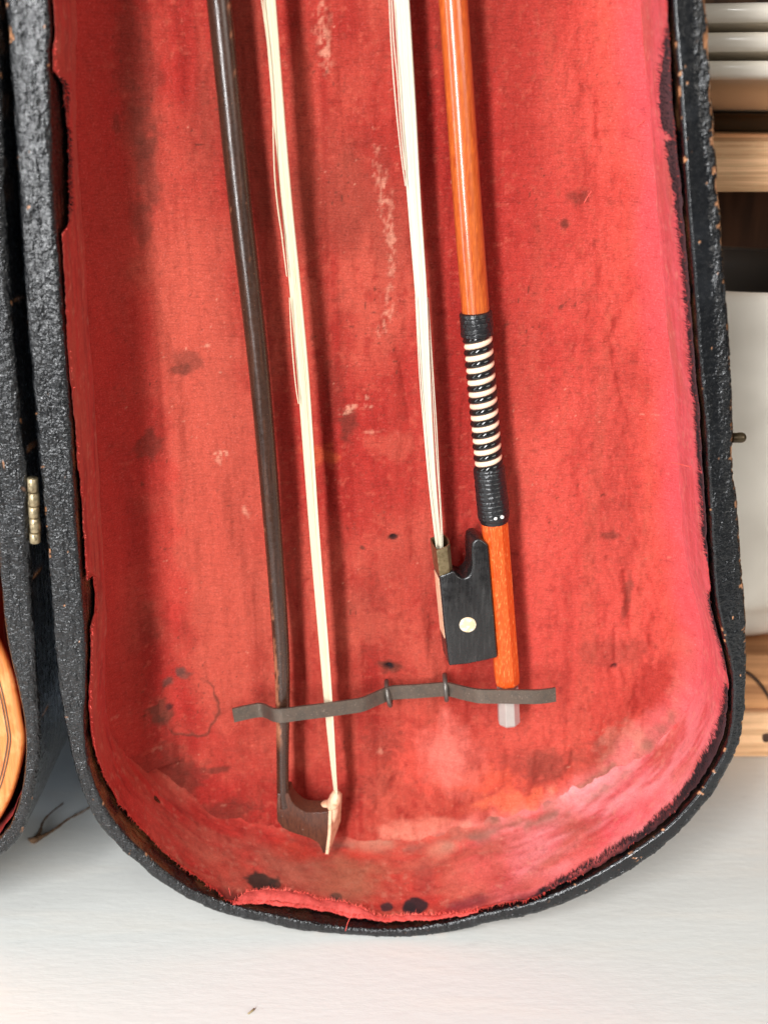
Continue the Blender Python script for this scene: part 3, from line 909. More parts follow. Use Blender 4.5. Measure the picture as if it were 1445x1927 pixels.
# wall strip: cloth glued round the inside of the rim
edge_in = profile_along([(91, 0, .0006), (93, 130, .0006), (95, 160, .010), (98, 260, .014), (100, 380, .013), (104, 430, .010), (107, 445, .0008), (119, 600, .0006), (134, 800, .0006), (139, 860, .002), (141, 940, .0035), (150, 1060, .003), (154, 1098, .002), (156, 1110, .011),
                         (158, 1150, .0125), (160, 1178, .010), (161, 1190, .0025), (161, 1300, .002), (159, 1350, .003), (165, 1420, .005), (184, 1490, .008), (209, 1538, .0085), (246, 1582, .0085), (310, 1640, .0075), (361, 1674, .007), (400, 1692, .004), (420, 1699, .0008), (440, 1705, .001), (470, 1713, .004),
                         (540, 1728, .0065), (610, 1740, .008), (651, 1746, .0065), (700, 1750, .005), (778, 1747, .004), (851, 1736, .0025), (911, 1720, .002), (989, 1703, .0012), (1047, 1682, .002), (1116, 1649, .0025), (1184, 1608, .0022), (1241, 1568, .0025), (1290, 1522, .0025),
                         (1341, 1454, .003), (1368, 1396, .003), (1376, 1351, .003), (1378, 1291, .002), (1371, 1241, .003), (1361, 1200, .004), (1350, 1150, .004), (1343, 1105, .0008), (1341, 1075, .001), (1339, 1024, .0025), (1335, 945, .0025), (1331, 880, .0025), (1319, 720, .0025), (1312, 640, .0025), (1301, 483, .003), (1294, 400, .003),
                         (1290, 340, .003), (1285, 270, .003), (1280, 200, .004), (1276, 145, .003), (1270, 60, .002), (1265, 0, .001)])
blackband = profile_along([(91, 0, 0), (95, 140, 0), (95, 158, .006), (97, 210, .003), (98, 230, .001), (98, 260, .003), (103, 400, .003), (105, 435, .0), (139, 900, 0), (400, 1692, 0), (470, 1713, .0), (700, 1750, .0), (851, 1736, 0), (960, 1710, .0), (1047, 1682, .003), (1116, 1649, .005), (1184, 1608, .006), (1215, 1588, .003), (1241, 1568, .006), (1290, 1522, .005), (1341, 1454, .008), (1368, 1396, .008), (1376, 1351, .006), (1378, 1291, .001), (1371, 1241, .004),
                           (1361, 1200, .006), (1350, 1150, .004), (1343, 1105, 0), (1341, 1075, 0), (1340, 1050, .004), (1339, 1024, .006), (1335, 945, .006), (1331, 880, .006), (1319, 720, .008), (1312, 640, .006), (1301, 483, .008), (1294, 400, .008), (1290, 330, .012),
                           (1286, 275, .016), (1285, 262, .004), (1284, 252, .019), (1280, 200, .020), (1277, 150, .017), (1273, 90, .010), (1270, 50, .002), (1265, 0, .001)])
edge_in = edge_in + 0.0008 * fbm(ARC * 220, ARC * 0, None, 33, 3) + 0.0004 * vn(ARC * 900, ARC * 0, None, 34)
edge_in = np.maximum(edge_in, 0.0003)
NT = 72
t = np.linspace(0, 1, NT)
TD = edge_in[:, None] + (DEPTH + 0.002 - edge_in[:, None]) * t[None, :]
A2 = np.repeat(ARC[:, None], NT, 1)
hgt = 0.0007 + (0.0002 + 0.0003 * smooth(0.09, 0.03, INN[:, 1])[:, None]) * fbm(A2 * 190, TD * 160, None, 35, 3) + 0.0005 * fbm(A2 * 30, TD * 60, None, 36, 2)
hgt = hgt + 0.0038 * (smooth(0.075, 0.02, INN[:, 1]) * smooth(-0.085, -0.03, INN[:, 0]) * (1 - 0.5 * smooth(0.05, 0.1, INN[:, 0])))[:, None] * np.clip(TD / DEPTH, 0, 1) ** 1.3
fillet = np.clip((TD - (DEPTH - 0.008)) / 0.008, 0, 1)
hgt = hgt + 0.0035 * fillet ** 2 + 0.0004 * np.exp(-((TD - 0.043) / 0.003) ** 2) * (1 + fbm(A2 * 60, TD * 0, None, 37, 2))
hgt = np.where(TD - edge_in[:, None] < 0.0012, hgt + 0.0005, hgt)
Xw = INN[:, 0][:, None] - NRM[:, 0][:, None] * hgt
Zw = INN[:, 1][:, None] - NRM[:, 1][:, None] * hgt
Yw = TD.copy()
Cw = np.zeros(Xw.shape + (3,)) + RED * 1.45  # left wall's red raised in place of fill light
put(Cw, smooth(0.1, -0.5, fbm(A2 * 30, TD * 200, None, 381, 3)), FADE, 0.4)
side_r = smooth(0.02, 0.09, INN[:, 0])[:, None] * np.ones((1, NT))     # right and lower right: the lit wall's brightness put into a pinker colour
put(Cw, side_r, LITPINK)
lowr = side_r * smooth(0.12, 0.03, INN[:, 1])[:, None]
put(Cw, lowr * smooth(-0.6, 0.3, fbm(A2 * 45, TD * 70, None, 384, 3)), np.array((0.78, 0.33, 0.33)), 0.8)  # paler still at lower right: brightness put into the colour
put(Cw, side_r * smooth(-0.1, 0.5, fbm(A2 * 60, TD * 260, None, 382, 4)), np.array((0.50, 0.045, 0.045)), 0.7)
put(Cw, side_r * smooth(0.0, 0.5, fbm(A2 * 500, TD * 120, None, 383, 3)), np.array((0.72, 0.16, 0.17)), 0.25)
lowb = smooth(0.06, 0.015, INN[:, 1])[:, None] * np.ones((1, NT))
put(Cw, smooth(0.0, 0.6, fbm(A2 * 40, TD * 60, None, 38, 3)), FADE, 0.6)
put(Cw, smooth(-0.1, 0.4, fbm(A2 * 25, TD * 330, None, 380, 3)) * (1 - side_r), FADE, 0.55)
put(Cw, smooth(0.05, 0.6, fbm(A2 * 60, TD * 500, None, 39, 3)) * (1 - 0.7 * side_r), DEEP, 0.6)
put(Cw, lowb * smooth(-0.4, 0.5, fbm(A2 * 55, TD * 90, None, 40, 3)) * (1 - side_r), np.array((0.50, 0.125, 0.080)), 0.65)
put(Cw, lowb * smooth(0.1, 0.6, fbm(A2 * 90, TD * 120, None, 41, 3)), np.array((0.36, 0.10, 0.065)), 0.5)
put(Cw, smooth(0.25, 0.6, fbm(A2 * 420, TD * 500, None, 42, 3)), PALE, 0.25)
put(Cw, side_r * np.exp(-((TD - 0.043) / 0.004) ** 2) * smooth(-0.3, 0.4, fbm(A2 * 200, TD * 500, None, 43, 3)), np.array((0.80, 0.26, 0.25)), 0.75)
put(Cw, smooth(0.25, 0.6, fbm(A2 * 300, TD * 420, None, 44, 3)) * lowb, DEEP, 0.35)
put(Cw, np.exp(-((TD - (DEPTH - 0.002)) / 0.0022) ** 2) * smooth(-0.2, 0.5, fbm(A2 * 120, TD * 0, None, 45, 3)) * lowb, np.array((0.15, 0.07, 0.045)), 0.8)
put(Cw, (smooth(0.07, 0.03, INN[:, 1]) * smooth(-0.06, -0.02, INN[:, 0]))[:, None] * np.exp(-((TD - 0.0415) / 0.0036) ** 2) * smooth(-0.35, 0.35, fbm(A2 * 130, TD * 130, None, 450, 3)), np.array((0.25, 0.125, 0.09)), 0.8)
serr = vn(ARC * 1500, ARC * 0, None, 46) * 0.0012 + vn(ARC * 400, ARC * 0, None, 47) * 0.0018
bb = smooth(0.0004, -0.0004, (TD - edge_in[:, None]) - blackband[:, None] - serr[:, None] * (blackband[:, None] > 0.001)) * (blackband[:, None] > 0.0006)
gy = smooth(0.1, 0.6, fbm(A2 * 130, TD * 200, None, 48, 2))[..., None]
put(Cw, bb, BLACK, 0.97)
Cw = Cw * (1 - 0.5 * bb[..., None] * gy) + np.array((0.04, 0.033, 0.04)) * 0.5 * bb[..., None] * gy
Pw = np.stack([Xw, Yw, Zw], -1).reshape(-1, 3)
sx, sy = sees(Pw)
for (x, y, r1, r2, c, a) in [(490, 1658, .0068, .0052, np.array((.030, .024, .018)), .95), (518, 1664, .0030, .0026, np.array((.03, .025, .02)), .9), (631, 1688, .0024, .0026, BLACK * 2, .9), (727, 1707, .0026, .0026, BLACK * 2, .9), (783, 1705, .0050, .0044, BLACK * 1.5, .95), (770, 1708, .003, .003, BLACK * 1.5, .9),
                          (660, 1650, .016, .012, np.array((.34, .14, .075)), .6), (560, 1640, .012, .008, np.array((.42, .13, .08)), .5), (880, 1700, .010, .003, np.array((.16, .02, .03)), .7), (420, 1690, .010, .005, np.array((.09, .018, .014)), .8), (990, 1690, .006, .003, np.array((.14, .02, .03)), .5),
                          (560, 1600, .010, .006, np.array((.50, .035, .018)), .7), (680, 1610, .008, .003, np.array((.56, .05, .03)), .8), (700, 1590, .012, .004, PALE, .4), (830, 1600, .006, .004, PALE, .4), (800, 1650, .004, .01, np.array((.2, .05, .04)), .35),
                          (1090, 1620, .02, .006, np.array((.74, .14, .13)), .5), (1230, 1500, .012, .01, np.array((.80, .18, .18)), .4), (900, 1640, .012, .008, np.array((.70, .12, .10)), .5)]:
    i = int(np.argmin((sx - x) ** 2 + (sy - y) ** 2))
    c0 = Pw[i]
    da = A2 - A2.reshape(-1)[i]
    dt = TD - TD.reshape(-1)[i]
    rr = np.sqrt((da / r1) ** 2 + (dt / r2) ** 2) + 0.45 * fbm(A2 * 260, TD * 260, None, int(x), 4)
    put(Cw, smooth(1.15, 0.85, rr) if c[0] < 0.05 else smooth(1.6, 0.3, rr), c, a)
mesh('wall_lining', Pw, grid_faces(NS, NT)[:, ::-1].copy(), M_SATIN, case, col=Cw.reshape(-1, 3), label='cloth strip round the inside wall, its lit right side painted brighter pink')


def fringe(name, sel_fn, mat, dens, lmin, lmax, wid, lift, seed, dpos=0.0):
    """short loose threads standing off the torn edge of the strip"""
    r = np.random.default_rng(seed)
    V, F = [], []
    L = ARC[-1]
    n = int(L * dens)
    for a in r.uniform(0, L, n):
        i = int(np.clip(np.searchsorted(ARC, a), 1, NS - 2))
        if INN[i, 1] > 0.36:
            continue
        k = sel_fn(i)
        if k <= 0 or r.uniform() > k:
            continue
        nx, nz = -NRM[i]
        tx, tz = INN[i + 1] - INN[i - 1]
        tl = math.hypot(tx, tz) + 1e-9
        tx, tz = tx / tl, tz / tl
        d0 = edge_in[i] + dpos + (blackband[i] if dpos < 0 else 0)
        h0 = 0.0012
        base = np.array([INN[i, 0] + nx * h0, d0 + 0.0008, INN[i, 1] + nz * h0])
        ln = r.uniform(lmin, lmax) * (0.6 + 0.4 * k)
        sgn = -1.0
        up = np.array([nx, 0, nz]) * ln * r.uniform(0.0, lift) + np.array([0, sgn * ln, 0]) + np.array([tx, 0, tz]) * ln * r.normal(0, 0.35)
        s = np.array([tx, 0, tz]) * wid
        m = base + up * 0.55 + np.array([nx, 0, nz]) * ln * 0.12
        o = len(V)
        V += [base - s, base + s, m - s * 0.8, m + s * 0.8, base + up]
        F += [(o, o + 1, o + 3, o + 2), (o + 2, o + 3, o + 4)]
    mesh(name, np.array(V), F, mat, case, smooth_on=False, kind='stuff')


red_k = profile_along([(91, 0, .0), (95, 170, 1), (98, 260, 1), (104, 440, .9), (110, 470, .0), (139, 900, .1), (154, 1098, .5), (160, 1178, 1), (161, 1250, .2), (165, 1420, .6), (246, 1582, .9), (361, 1674, 1), (420, 1699, .8), (470, 1713, .9), (651, 1746, 1), (778, 1747, 1), (851, 1736, 1), (989, 1703, .9), (1047, 1682, .3), (1116, 1649, .1), (1341, 1454, .0),
                       (1350, 1150, .1), (1343, 1105, .5), (1339, 1050, .0), (1290, 340, .1), (1285, 262, .4), (1280, 200, .1), (1270, 50, .4), (1265, 0, .8)])
blk_k = np.where(blackband > 0.002, 1.0, 0.0)
fringe('frayed_red_edge', lambda i: red_k[i], M_FRAY, 5200, .0012, .0034, .00011, 0.7, 5)


def black_tufts():
    r = np.random.default_rng(9)
    V, F = [], []
    for i in range(NS):
        if blk_k[i] <= 0 or INN[i, 1] > 0.36:
            continue
        for _ in range(4):
            nx, nz = -NRM[i]
            tx, tz = INN[min(i + 1, NS - 1)] - INN[max(i - 1, 0)]
            tl = math.hypot(tx, tz) + 1e-9
            tx, tz = tx / tl, tz / tl
            d0 = edge_in[i] + blackband[i] * r.uniform(0.3, 1.0)
            base = np.array([INN[i, 0] + nx * 0.0010, d0, INN[i, 1] + nz * 0.0010]) + np.array([tx, 0, tz]) * r.normal(0, 0.0004)
            ln = r.uniform(0.0008, 0.0022)
            tip = base + np.array([nx, 0, nz]) * ln * r.uniform(0.2, 0.7) + np.array([0, ln * 0.9, 0]) + np.array([tx, 0, tz]) * ln * (0.35 + r.normal(0, 0.3))
            s = np.array([tx, 0, tz]) * 0.00013
            o = len(V)
            V += [base - s, base + s, tip]
            F += [(o, o + 1, o + 2)]
    mesh('black_fuzz', np.array(V), F, M_FRAYK, case, smooth_on=False, kind='stuff')


black_tufts()


# the torn bright flap along the bottom edge
def flap():
    i0 = int(np.argmin((pxI - 436) ** 2 + (pyI - 1704) ** 2))
    i1 = int(np.argmin((pxI - 905) ** 2 + (pyI - 1722) ** 2))
    ids = np.arange(i0, i1)
    wd_ = np.interp(np.linspace(0, 1, len(ids)), [0, .04, .12, .3, .33, .45, .52, .58, .8, 1], [.0008, .0050, .0062, .0060, .0045, .0058, .0040, .0022, .0022, .0006])
    a = ARC[ids]
    nt = 12
    tt = np.linspace(0, 1, nt)
    d = edge_in[ids][:, None] - 0.0012 + wd_[:, None] * tt[None, :] + 0.0003 * fbm(a * 400, a * 0, None, 51, 3)[:, None]
    h = 0.0010 + 0.0021 * np.sin(tt * math.pi * 0.62)[None, :] * (wd_[:, None] / 0.006) + 0.0006 * fbm(np.repeat(a[:, None], nt, 1) * 260, d * 200, None, 52, 3)
    Vv = np.stack([INN[ids, 0][:, None] - NRM[ids, 0][:, None] * h, d, INN[ids, 1][:, None] - NRM[ids, 1][:, None] * h], -1)
    c = np.zeros((len(ids), nt, 3)) + np.array((0.58, 0.080, 0.066))
    put(c, smooth(0.0, .5, fbm(np.repeat(a[:, None], nt, 1) * 200, d * 200, None, 53, 3)), np.array((.8, .12, .10)), .6)
    o = mesh('torn_flap', Vv.reshape(-1, 3), grid_faces(len(ids), nt), M_SATIN, case, col=c.reshape(-1, 3), label='bright torn strip of red cloth along the bottom edge')
    r = np.random.default_rng(3)
    V, F = [], []
    for k, i in enumerate(ids):
        for _ in range(3):
            nx, nz = -NRM[i]
            tx, tz = INN[i + 1] - INN[i - 1]
            tl = math.hypot(tx, tz)
            tx, tz = tx / tl, tz / tl
            j = nt - 1 if r.uniform() < 0.6 else 0
            base = Vv[k, j]
            ln = r.uniform(.0006, .0024)
            tip = base + np.array([nx, 0, nz]) * ln * r.uniform(.3, .9) + np.array([0, ln * (0.5 if j else -0.8), 0]) + np.array([tx, 0, tz]) * ln * r.normal(0, .5)
            s = np.array([tx, 0, tz]) * 0.00011
            q_ = len(V)
            V += [base - s, base + s, tip]
            F += [(q_, q_ + 1, q_ + 2)]
    mesh('flap_threads', np.array(V), F, M_FRAY, o, smooth_on=False, kind='stuff')


flap()
# loose threads
for pts, Y0 in [([(664, 1719), (655, 1735), (650, 1752)], -0.0006), ([(432, 1700), (434, 1685), (431, 1671)], 0.004), ([(1230, 200), (1216, 222), (1196, 240)], .040), ([(1112, 360), (1104, 372), (1098, 383)], .0455), ([(1262, 870), (1304, 880), (1312, 884)], .020)]:
    P = catmull([at(*p, Y0) for p in pts], 12)
    v, f = tube(P, 0.00013, 4)
    mesh('loose_thread', v, f, M_FRAY, case)

# ------------------------------------------------------------------ base half on the left, mirrored across the hinge line
HL = np.array([-0.1204, 0.1136])
hd = np.array([-0.0105, -0.1967])
hd /= np.linalg.norm(hd)
hn = np.array([-hd[1], hd[0]])


def mirror(Q):
    d = (Q - HL) @ hn
    return Q - 2 * d[:, None] * hn[None, :]


bo = [(3, 200), (7.6, 300), (10, 400), (17, 500), (22, 600), (31, 700), (39, 800), (50, 900), (54, 1000), (58, 1100), (65, 1200), (70, 1300), (74, 1350), (75, 1400), (72, 1450), (62, 1500), (49, 1550), (36, 1580), (5, 1610)]
bi = [(-70, 200), (-64, 300), (-60, 400), (-52, 500), (-44, 600), (-32, 700), (-22, 800), (-12, 900), (-6, 1000), (1, 1090), (12, 1200), (34, 1300), (44, 1350), (48, 1400), (46, 1450), (38, 1500), (22, 1548), (10, 1566), (-16, 1592)]
bO = np.array([at(*p, 0)[[0, 2]] for p in bo])
bI = np.array([at(*p, 0)[[0, 2]] for p in bi])
mO, mI = mirror(RO), mirror(RI)
n_pairs0 = 2 + len(el)
rest = [k for k in range(len(RO)) if k >= n_pairs0 + 22]           # from the lower left of the lid on round to its top
rO = mO[rest]
rI = mI[rest]
drop = 0.012 * smooth(-0.15, -0.22, rO[:, 0]) * smooth(0.12, 0.02, rO[:, 1])
rO[:, 1] -= drop
rI[:, 1] -= drop
rI = rO + (rI - rO) * 0.8
tops = [k for k in range(0, n_pairs0)]
BO = np.vstack([mO[tops], bO, rO])
BI = np.vstack([mI[tops], bI, rI])
lowest = BO[:, 1].min()
bb_ = catmull(np.hstack([BO, BI]), 1500)
BOUT, BINN = bb_[:, :2], bb_[:, 2:]
BD = 0.072
cb = np.interp(np.linspace(0, 1, 1500), [0, .3, .5, .6, 1], [.1, .15, .3, .55, .5])
shell(case, BOUT, BINN, BD, 103, cb, 'base_shell')
backboard(case, BOUT, BD + 0.0042, 'base_back')
# its dark red lining
nb, ntb = len(BINN), 20
bn = BOUT - BINN
bn /= np.linalg.norm(bn, axis=1)[:, None]
tb = np.linspace(0.003, BD, ntb)
arcb = np.concatenate([[0], np.cumsum(np.linalg.norm(np.diff(BINN, axis=0), axis=1))])
AB = np.repeat(arcb[:, None], ntb, 1)
TB = np.repeat(tb[None, :], nb, 0)
hb = 0.001 + 0.0012 * fbm(AB * 120, TB * 120, None, 55, 3) + 0.006 * smooth(0.02, 0.05, TB)
Vb = np.stack([BINN[:, 0][:, None] - bn[:, 0][:, None] * hb, TB, BINN[:, 1][:, None] - bn[:, 1][:, None] * hb], -1)
cbn = np.zeros((nb, ntb, 3)) + DEEP * 0.9
put(cbn, smooth(0, .5, fbm(AB * 100, TB * 100, None, 56, 3)), BROWN, .7)
mesh('base_lining', Vb.reshape(-1, 3), grid_faces(nb, ntb)[:, ::-1].copy(), M_CLOTH, case, col=cbn.reshape(-1, 3), label='dark red cloth inside the other half')
fl = BINN[::6]
mesh('base_floor', np.vstack([[[fl[:, 0].mean(), BD - 0.004, fl[:, 1].mean()]], np.stack([fl[:, 0], np.full(len(fl), BD - 0.004), fl[:, 1]], 1)]),
     [(0, i + 1, (i + 1) % len(fl) + 1) for i in range(len(fl))], M_CLOTH, case, smooth_on=False, col=np.tile(DEEP, (len(fl) + 1, 1)))

# hinge: five knuckles on a pin between the two halves
hinge = None
ha, hb2 = at(62.5, 899, 0.0012), at(67.5, 1021, 0.0012)
pinv, pinf = tube(np.linspace(ha, hb2, 6), 0.0009, 10)
hinge = mesh('hinge', pinv, pinf, M_BRASS, case)
cuts = [(0, .21), (.22, .42), (.43, .60), (.61, .83), (.84, 1.0)]
for k, (a, b) in enumerate(cuts):
    P = np.array([ha + (hb2 - ha) * s for s in (a, a + .012, (a + b) / 2, b - .012, b)])
    P[:, 0] += (0.0001 if k % 2 else -0.0001)
    v, f = tube(P, [.00155, .0018, .0018, .0018, .00155], 18)
    mesh('knuckle', v, f, M_BRASS, hinge)
for sgn, px0, px1 in ((-1, 46, 56),):
    q0, q1 = at(px0, 903, 0.0), at(px1, 903, 0.0)
    q2, q3 = at(px1 + 4, 1018, 0), at(px0 + 4, 1018, 0)
    prism('hinge_leaf', [(q0[0], q0[2]), (q1[0], q1[2]), (q2[0], q2[2]), (q3[0], q3[2])], 0.0016 if sgn < 0 else 0.0022, 0.003, M_BRASS, case, bevel=0.0002)

# small catch pin on the right edge
ca, cb3 = at(1376, 824, 0.012), at(1403.5, 823, 0.012)
P = np.array([ca + (cb3 - ca) * s for s in np.linspace(0, 1, 12)])
v, f = tube(P, [.0017, .0017, .0017, .0017, .0017, .00175, .0018, .0018, .00175, .0016, .0012, .0003], 16)
mesh('catch_pin', v, f, M_PIN, case)

# ------------------------------------------------------------------ bow holder: bent iron strip under two wire staples
AX = 0.092
ref = at(530, 1346, 0.0288)


def on_line(px, py):
    """depth at which this place lies on the strip's straight run"""
    lo, hi = 0.0, 0.09
    for _ in range(50):
        md = 0.5 * (lo + hi)
        p = at(px, py, md)
        if p[2] > ref[2] + AX * (p[0] - ref[0]):
            lo = md
        else:
            hi = md
    return at(px, py, 0.5 * (lo + hi))


SM = [(439, 1346), (465, 1340), (488, 1336), (500, 1338), (512, 1344), (522, 1346), (535, 1346), (568, 1341.5), (612, 1336), (655, 1330), (680, 1326), (698, 1319), (716, 1311), (738, 1303.5), (785, 1300.5), (832, 1297), (846, 1297.5), (868, 1303), (888, 1307.5), (905, 1310), (947, 1310.5), (985, 1311), (1010, 1311), (1030, 1309), (1045, 1306.5)]
SP = np.array([on_line(*p) for p in SM])
print('strip depth', [(int(m[0]), round(float(p[1]) * 1000, 1)) for m, p in zip(SM, SP)])
SPc = catmull(SP, 150)
T_ = np.gradient(SPc, axis=0)
T_ /= np.linalg.norm(T_, axis=1)[:, None]
Wd = np.array([-AX, 0, 1.0])
Wd /= np.linalg.norm(Wd)
Nn_ = np.cross(T_, Wd)
Nn_ /= np.linalg.norm(Nn_, axis=1)[:, None]
hw, th = 0.0031, 0.00042
sec = [(-hw, -th), (-hw + .0003, -th - .0001), (0, -th - .00012), (hw - .0003, -th - .0001), (hw, -th), (hw, th), (-hw, th)]
Vs = np.concatenate([SPc[:, None, :] + Wd[None, None, :] * np.array([s[0] for s in sec])[None, :, None] + Nn_[:, None, :] * np.array([s[1] for s in sec])[None, :, None]], 0).reshape(-1, 3)
k = len(sec)
Fs = [(i * k + j, i * k + (j + 1) % k, (i + 1) * k + (j + 1) % k, (i + 1) * k + j) for i in range(149) for j in range(k)]
Fs += [tuple(range(k)), tuple(149 * k + j for j in range(k - 1, -1, -1))]
strip = mesh('bow_holder', Vs, Fs, M_IRON, case, auto=40, label='bent dull iron strip across the bows')
for (x0, y0, x1, y1) in ((727, 1288, 735, 1327), (837, 1276, 840, 1317)):
    a, b = at(x0, y0, 0.0405), at(x1, y1, 0.0405)
    m = (a + b) / 2
    r_ = np.linalg.norm(a - b) / 2 * 0.92
    ax = (a - b) / np.linalg.norm(a - b)
    P = [m + ax * r_ * math.cos(g) + np.array([0.0006 * math.sin(g), -1, 0]) * 0.0035 * math.sin(g) + np.array([0, 0.009, 0]) * max(0.0, -math.sin(g)) for g in np.linspace(-0.3, math.pi + 0.3, 32)]
    P = np.array(P)
    v, f = tube(P, 0.00098, 12)
    mesh('staple', v, f, M_WIRE, case)

# ------------------------------------------------------------------ dark bow (tip at the bottom)
YB = 0.0345
bow1 = thing('dark_violin_bow', 'dark brown violin bow, tip downward, held by the left end of the strip', 'violin bow', tuple(at(560, 1500, YB)), 'violin bows in the lid')
edges = [(389, 436, 0), (427.5, 471.5, 360), (467.5, 507, 692), (497, 531, 1000), (514, 544.6, 1220), (519, 545.5, 1330), (520.5, 543.5, 1440), (521, 545, 1490), (522.5, 549, 1515)]
P, rad = [], []
for a, b, y in edges:
    p = at((a + b) / 2, y, YB)
    P.append(p)
    rad.append(np.linalg.norm(at(b, y, YB) - at(a, y, YB)) / 2)
d_up = (P[0] - P[1]) / np.linalg.norm(P[0] - P[1])
ext = [P[0] + d_up * s for s in (0.40, 0.2)]
PP = ext + P
RR = [0.0043, 0.0042] + rad
cc = catmull(np.hstack([np.array(PP), np.array(RR)[:, None]]), 520)
v, f = tube(cc[:, :3], cc[:, 3], 28)
v = np.asarray(v)
ctr = np.stack([np.interp(v[:, 2], cc[::-1, 2], cc[::-1, k_]) for k_ in (0, 1)], 1)
sidep = (v[:, 0] - ctr[:, 0]) / 0.003
lowp = smooth(0.16, 0.085, v[:, 2]) * smooth(-0.1, -0.7, sidep) + 0.5 * smooth(0.25, 0.4, v[:, 2]) * smooth(0.6, 0.9, sidep) + 0.07 + 0.5 * smooth(0.085, 0.07, v[:, 2]) * smooth(0.2, -0.2, sidep)
wn = fbm(v[:, 0] * 900, v[:, 2] * 260, v[:, 1] * 900, 301, 3)
wear = (np.clip(smooth(0.0, 0.25, wn + lowp - 0.62), 0, 1) * smooth(0.064, 0.076, v[:, 2]))[:, None]
base_c = np.array((0.048, 0.021, 0.013)) * (0.8 + 0.4 * fbm(v[:, 0] * 1500, v[:, 2] * 60, v[:, 1] * 1500, 305, 2))[:, None]
mesh('stick', v, f, M_DARKSTICK, bow1, auto=60, col=base_c * (1 - wear) + np.array(lin(150, 96, 70)) * wear)
YH = YB - 0.0024
hp = [(522.5, 1494), (520.5, 1522), (522, 1545), (531, 1558), (545, 1565.5), (558, 1570), (584, 1578.5), (599, 1587), (604, 1597), (608, 1606.5), (612, 1606), (615, 1588), (617.5, 1570), (619.5, 1528), (606, 1529.5), (589, 1530), (575, 1529), (565, 1524.5), (555, 1516), (548, 1507), (543.5, 1494)]
prism('head', [tuple(at(*p, YH)[[0, 2]]) for p in hp], YH, YH + 0.0075, M_HEAD, bow1, shift=(0.0006, 0.0009), bevel=0.0015, seg=4)
pf = [(618.5, 1526), (617, 1570), (612.5, 1607)]
a = [at(*p, YH - 0.0003) for p in pf]
bk = [p + np.array([0.0040, 0.0085, 0.0026]) for p in a]
bk[2] = a[2] + np.array([0.0012, 0.0040, 0.0008])
bk[1] = a[1] + np.array([0.0038, 0.0078, 0.0008])
o_ = np.array([0.0012, -0.0002, 0])
Vp = np.array(a + bk + [p + o_ for p in a] + [p + o_ for p in bk])
Fp = [(0, 1, 4, 3), (1, 2, 5, 4), (9, 10, 7, 6), (10, 11, 8, 7), (0, 6, 7, 1), (1, 7, 8, 2), (3, 4, 10, 9), (4, 5, 11, 10), (0, 3, 9, 6), (2, 8, 11, 5)]
mesh('tip_plate', Vp, Fp, M_IVORY, bow1, smooth_on=False)


def blob(name, c, r, mat, parent, seed, amp=0.18, rot=0.0):
    n, m = 28, 18
    th_ = np.linspace(0, 2 * math.pi, n, endpoint=False)
    ph = np.linspace(0.02, math.pi - 0.02, m)
    A, B = np.meshgrid(th_, ph, indexing='ij')
    d = np.stack([np.sin(B) * np.cos(A), np.sin(B) * np.sin(A), np.cos(B)], -1)
    s = 1 + amp * fbm(d[..., 0] * 2 + 9, d[..., 1] * 2 + 9, d[..., 2] * 2 + 9, seed, 3)
    Q = d * s[..., None] * np.array(r)
    x, z = Q[..., 0].copy(), Q[..., 2].copy()
    Q[..., 0] = x * math.cos(rot) + z * math.sin(rot)
    Q[..., 2] = -x * math.sin(rot) + z * math.cos(rot)
    return mesh(name, (Q + np.array(c)).reshape(-1, 3), grid_faces(n, m, True), mat, parent)


blob('wax_lump', at(627, 1520, YB + 0.002), (.0028, .0042, .0072), M_IVORY, bow1, 71, 0.10, 0.12)
blob('wax_lump', at(612, 1520, YB + 0.003), (.0050, .0036, .0026), M_IVORY, bow1, 75, 0.12, -0.5)
blob('wax_lump', at(631, 1505, YB), (.0024, .0034, .0046), M_IVORY, bow1, 73, 0.12, 0.2)


def hair(name, parent, rows, n, seed, strays=(), rad=0.00019, top=None, depth_spread=0.004, mat=None):
    """a ribbon of single hairs; rows: (left px, right px, y px, depth)"""
    r = np.random.default_rng(seed)
    parts = []
    L = [at(a + 2.0, y, d) for a, b, y, d in rows]
    Rr = [at(b - 1.8, y, d) for a, b, y, d in rows]
    du = L[0] - L[1]
    du = du / np.linalg.norm(du)
    dr = (Rr[0] - Rr[1]) / np.linalg.norm(Rr[0] - Rr[1])
    L = [L[0] + du * e_ for e_ in np.arange(0.36, 0.02, -0.04)] + L
    Rr = [Rr[0] + dr * e_ for e_ in np.arange(0.36, 0.02, -0.04)] + Rr
    Lc = catmull(np.hstack([np.array(L), np.array(Rr)]), 64)
    k = np.linspace(0, 1, 64)
    for i in range(n):
        w_ = (i + 0.5) / n + r.normal(0, 0.01)
        w_ = min(max(w_, 0.02), 0.98)
        P = Lc[:, :3] * (1 - w_) + Lc[:, 3:] * w_
        P[:, 1] += depth_spread * (w_ - 0.5) * -1 + r.normal(0, 0.00012)
        P[:, 0] += 0.00016 * np.sin(k * r.uniform(5, 14) + r.uniform(0, 6)) * np.sin(k * math.pi)
        parts.append(tube(P, rad * r.uniform(0.8, 1.25), 4, phase=r.uniform(0, 1), caps=False))
    for pts, d in strays:
        P = catmull([at(*p, d) for p in pts], 40)
        parts.append(tube(P, 0.00019, 5, caps=False))
    v, f = join(parts)
    return mesh(name, v, f, mat or M_HAIR, parent, kind='stuff')


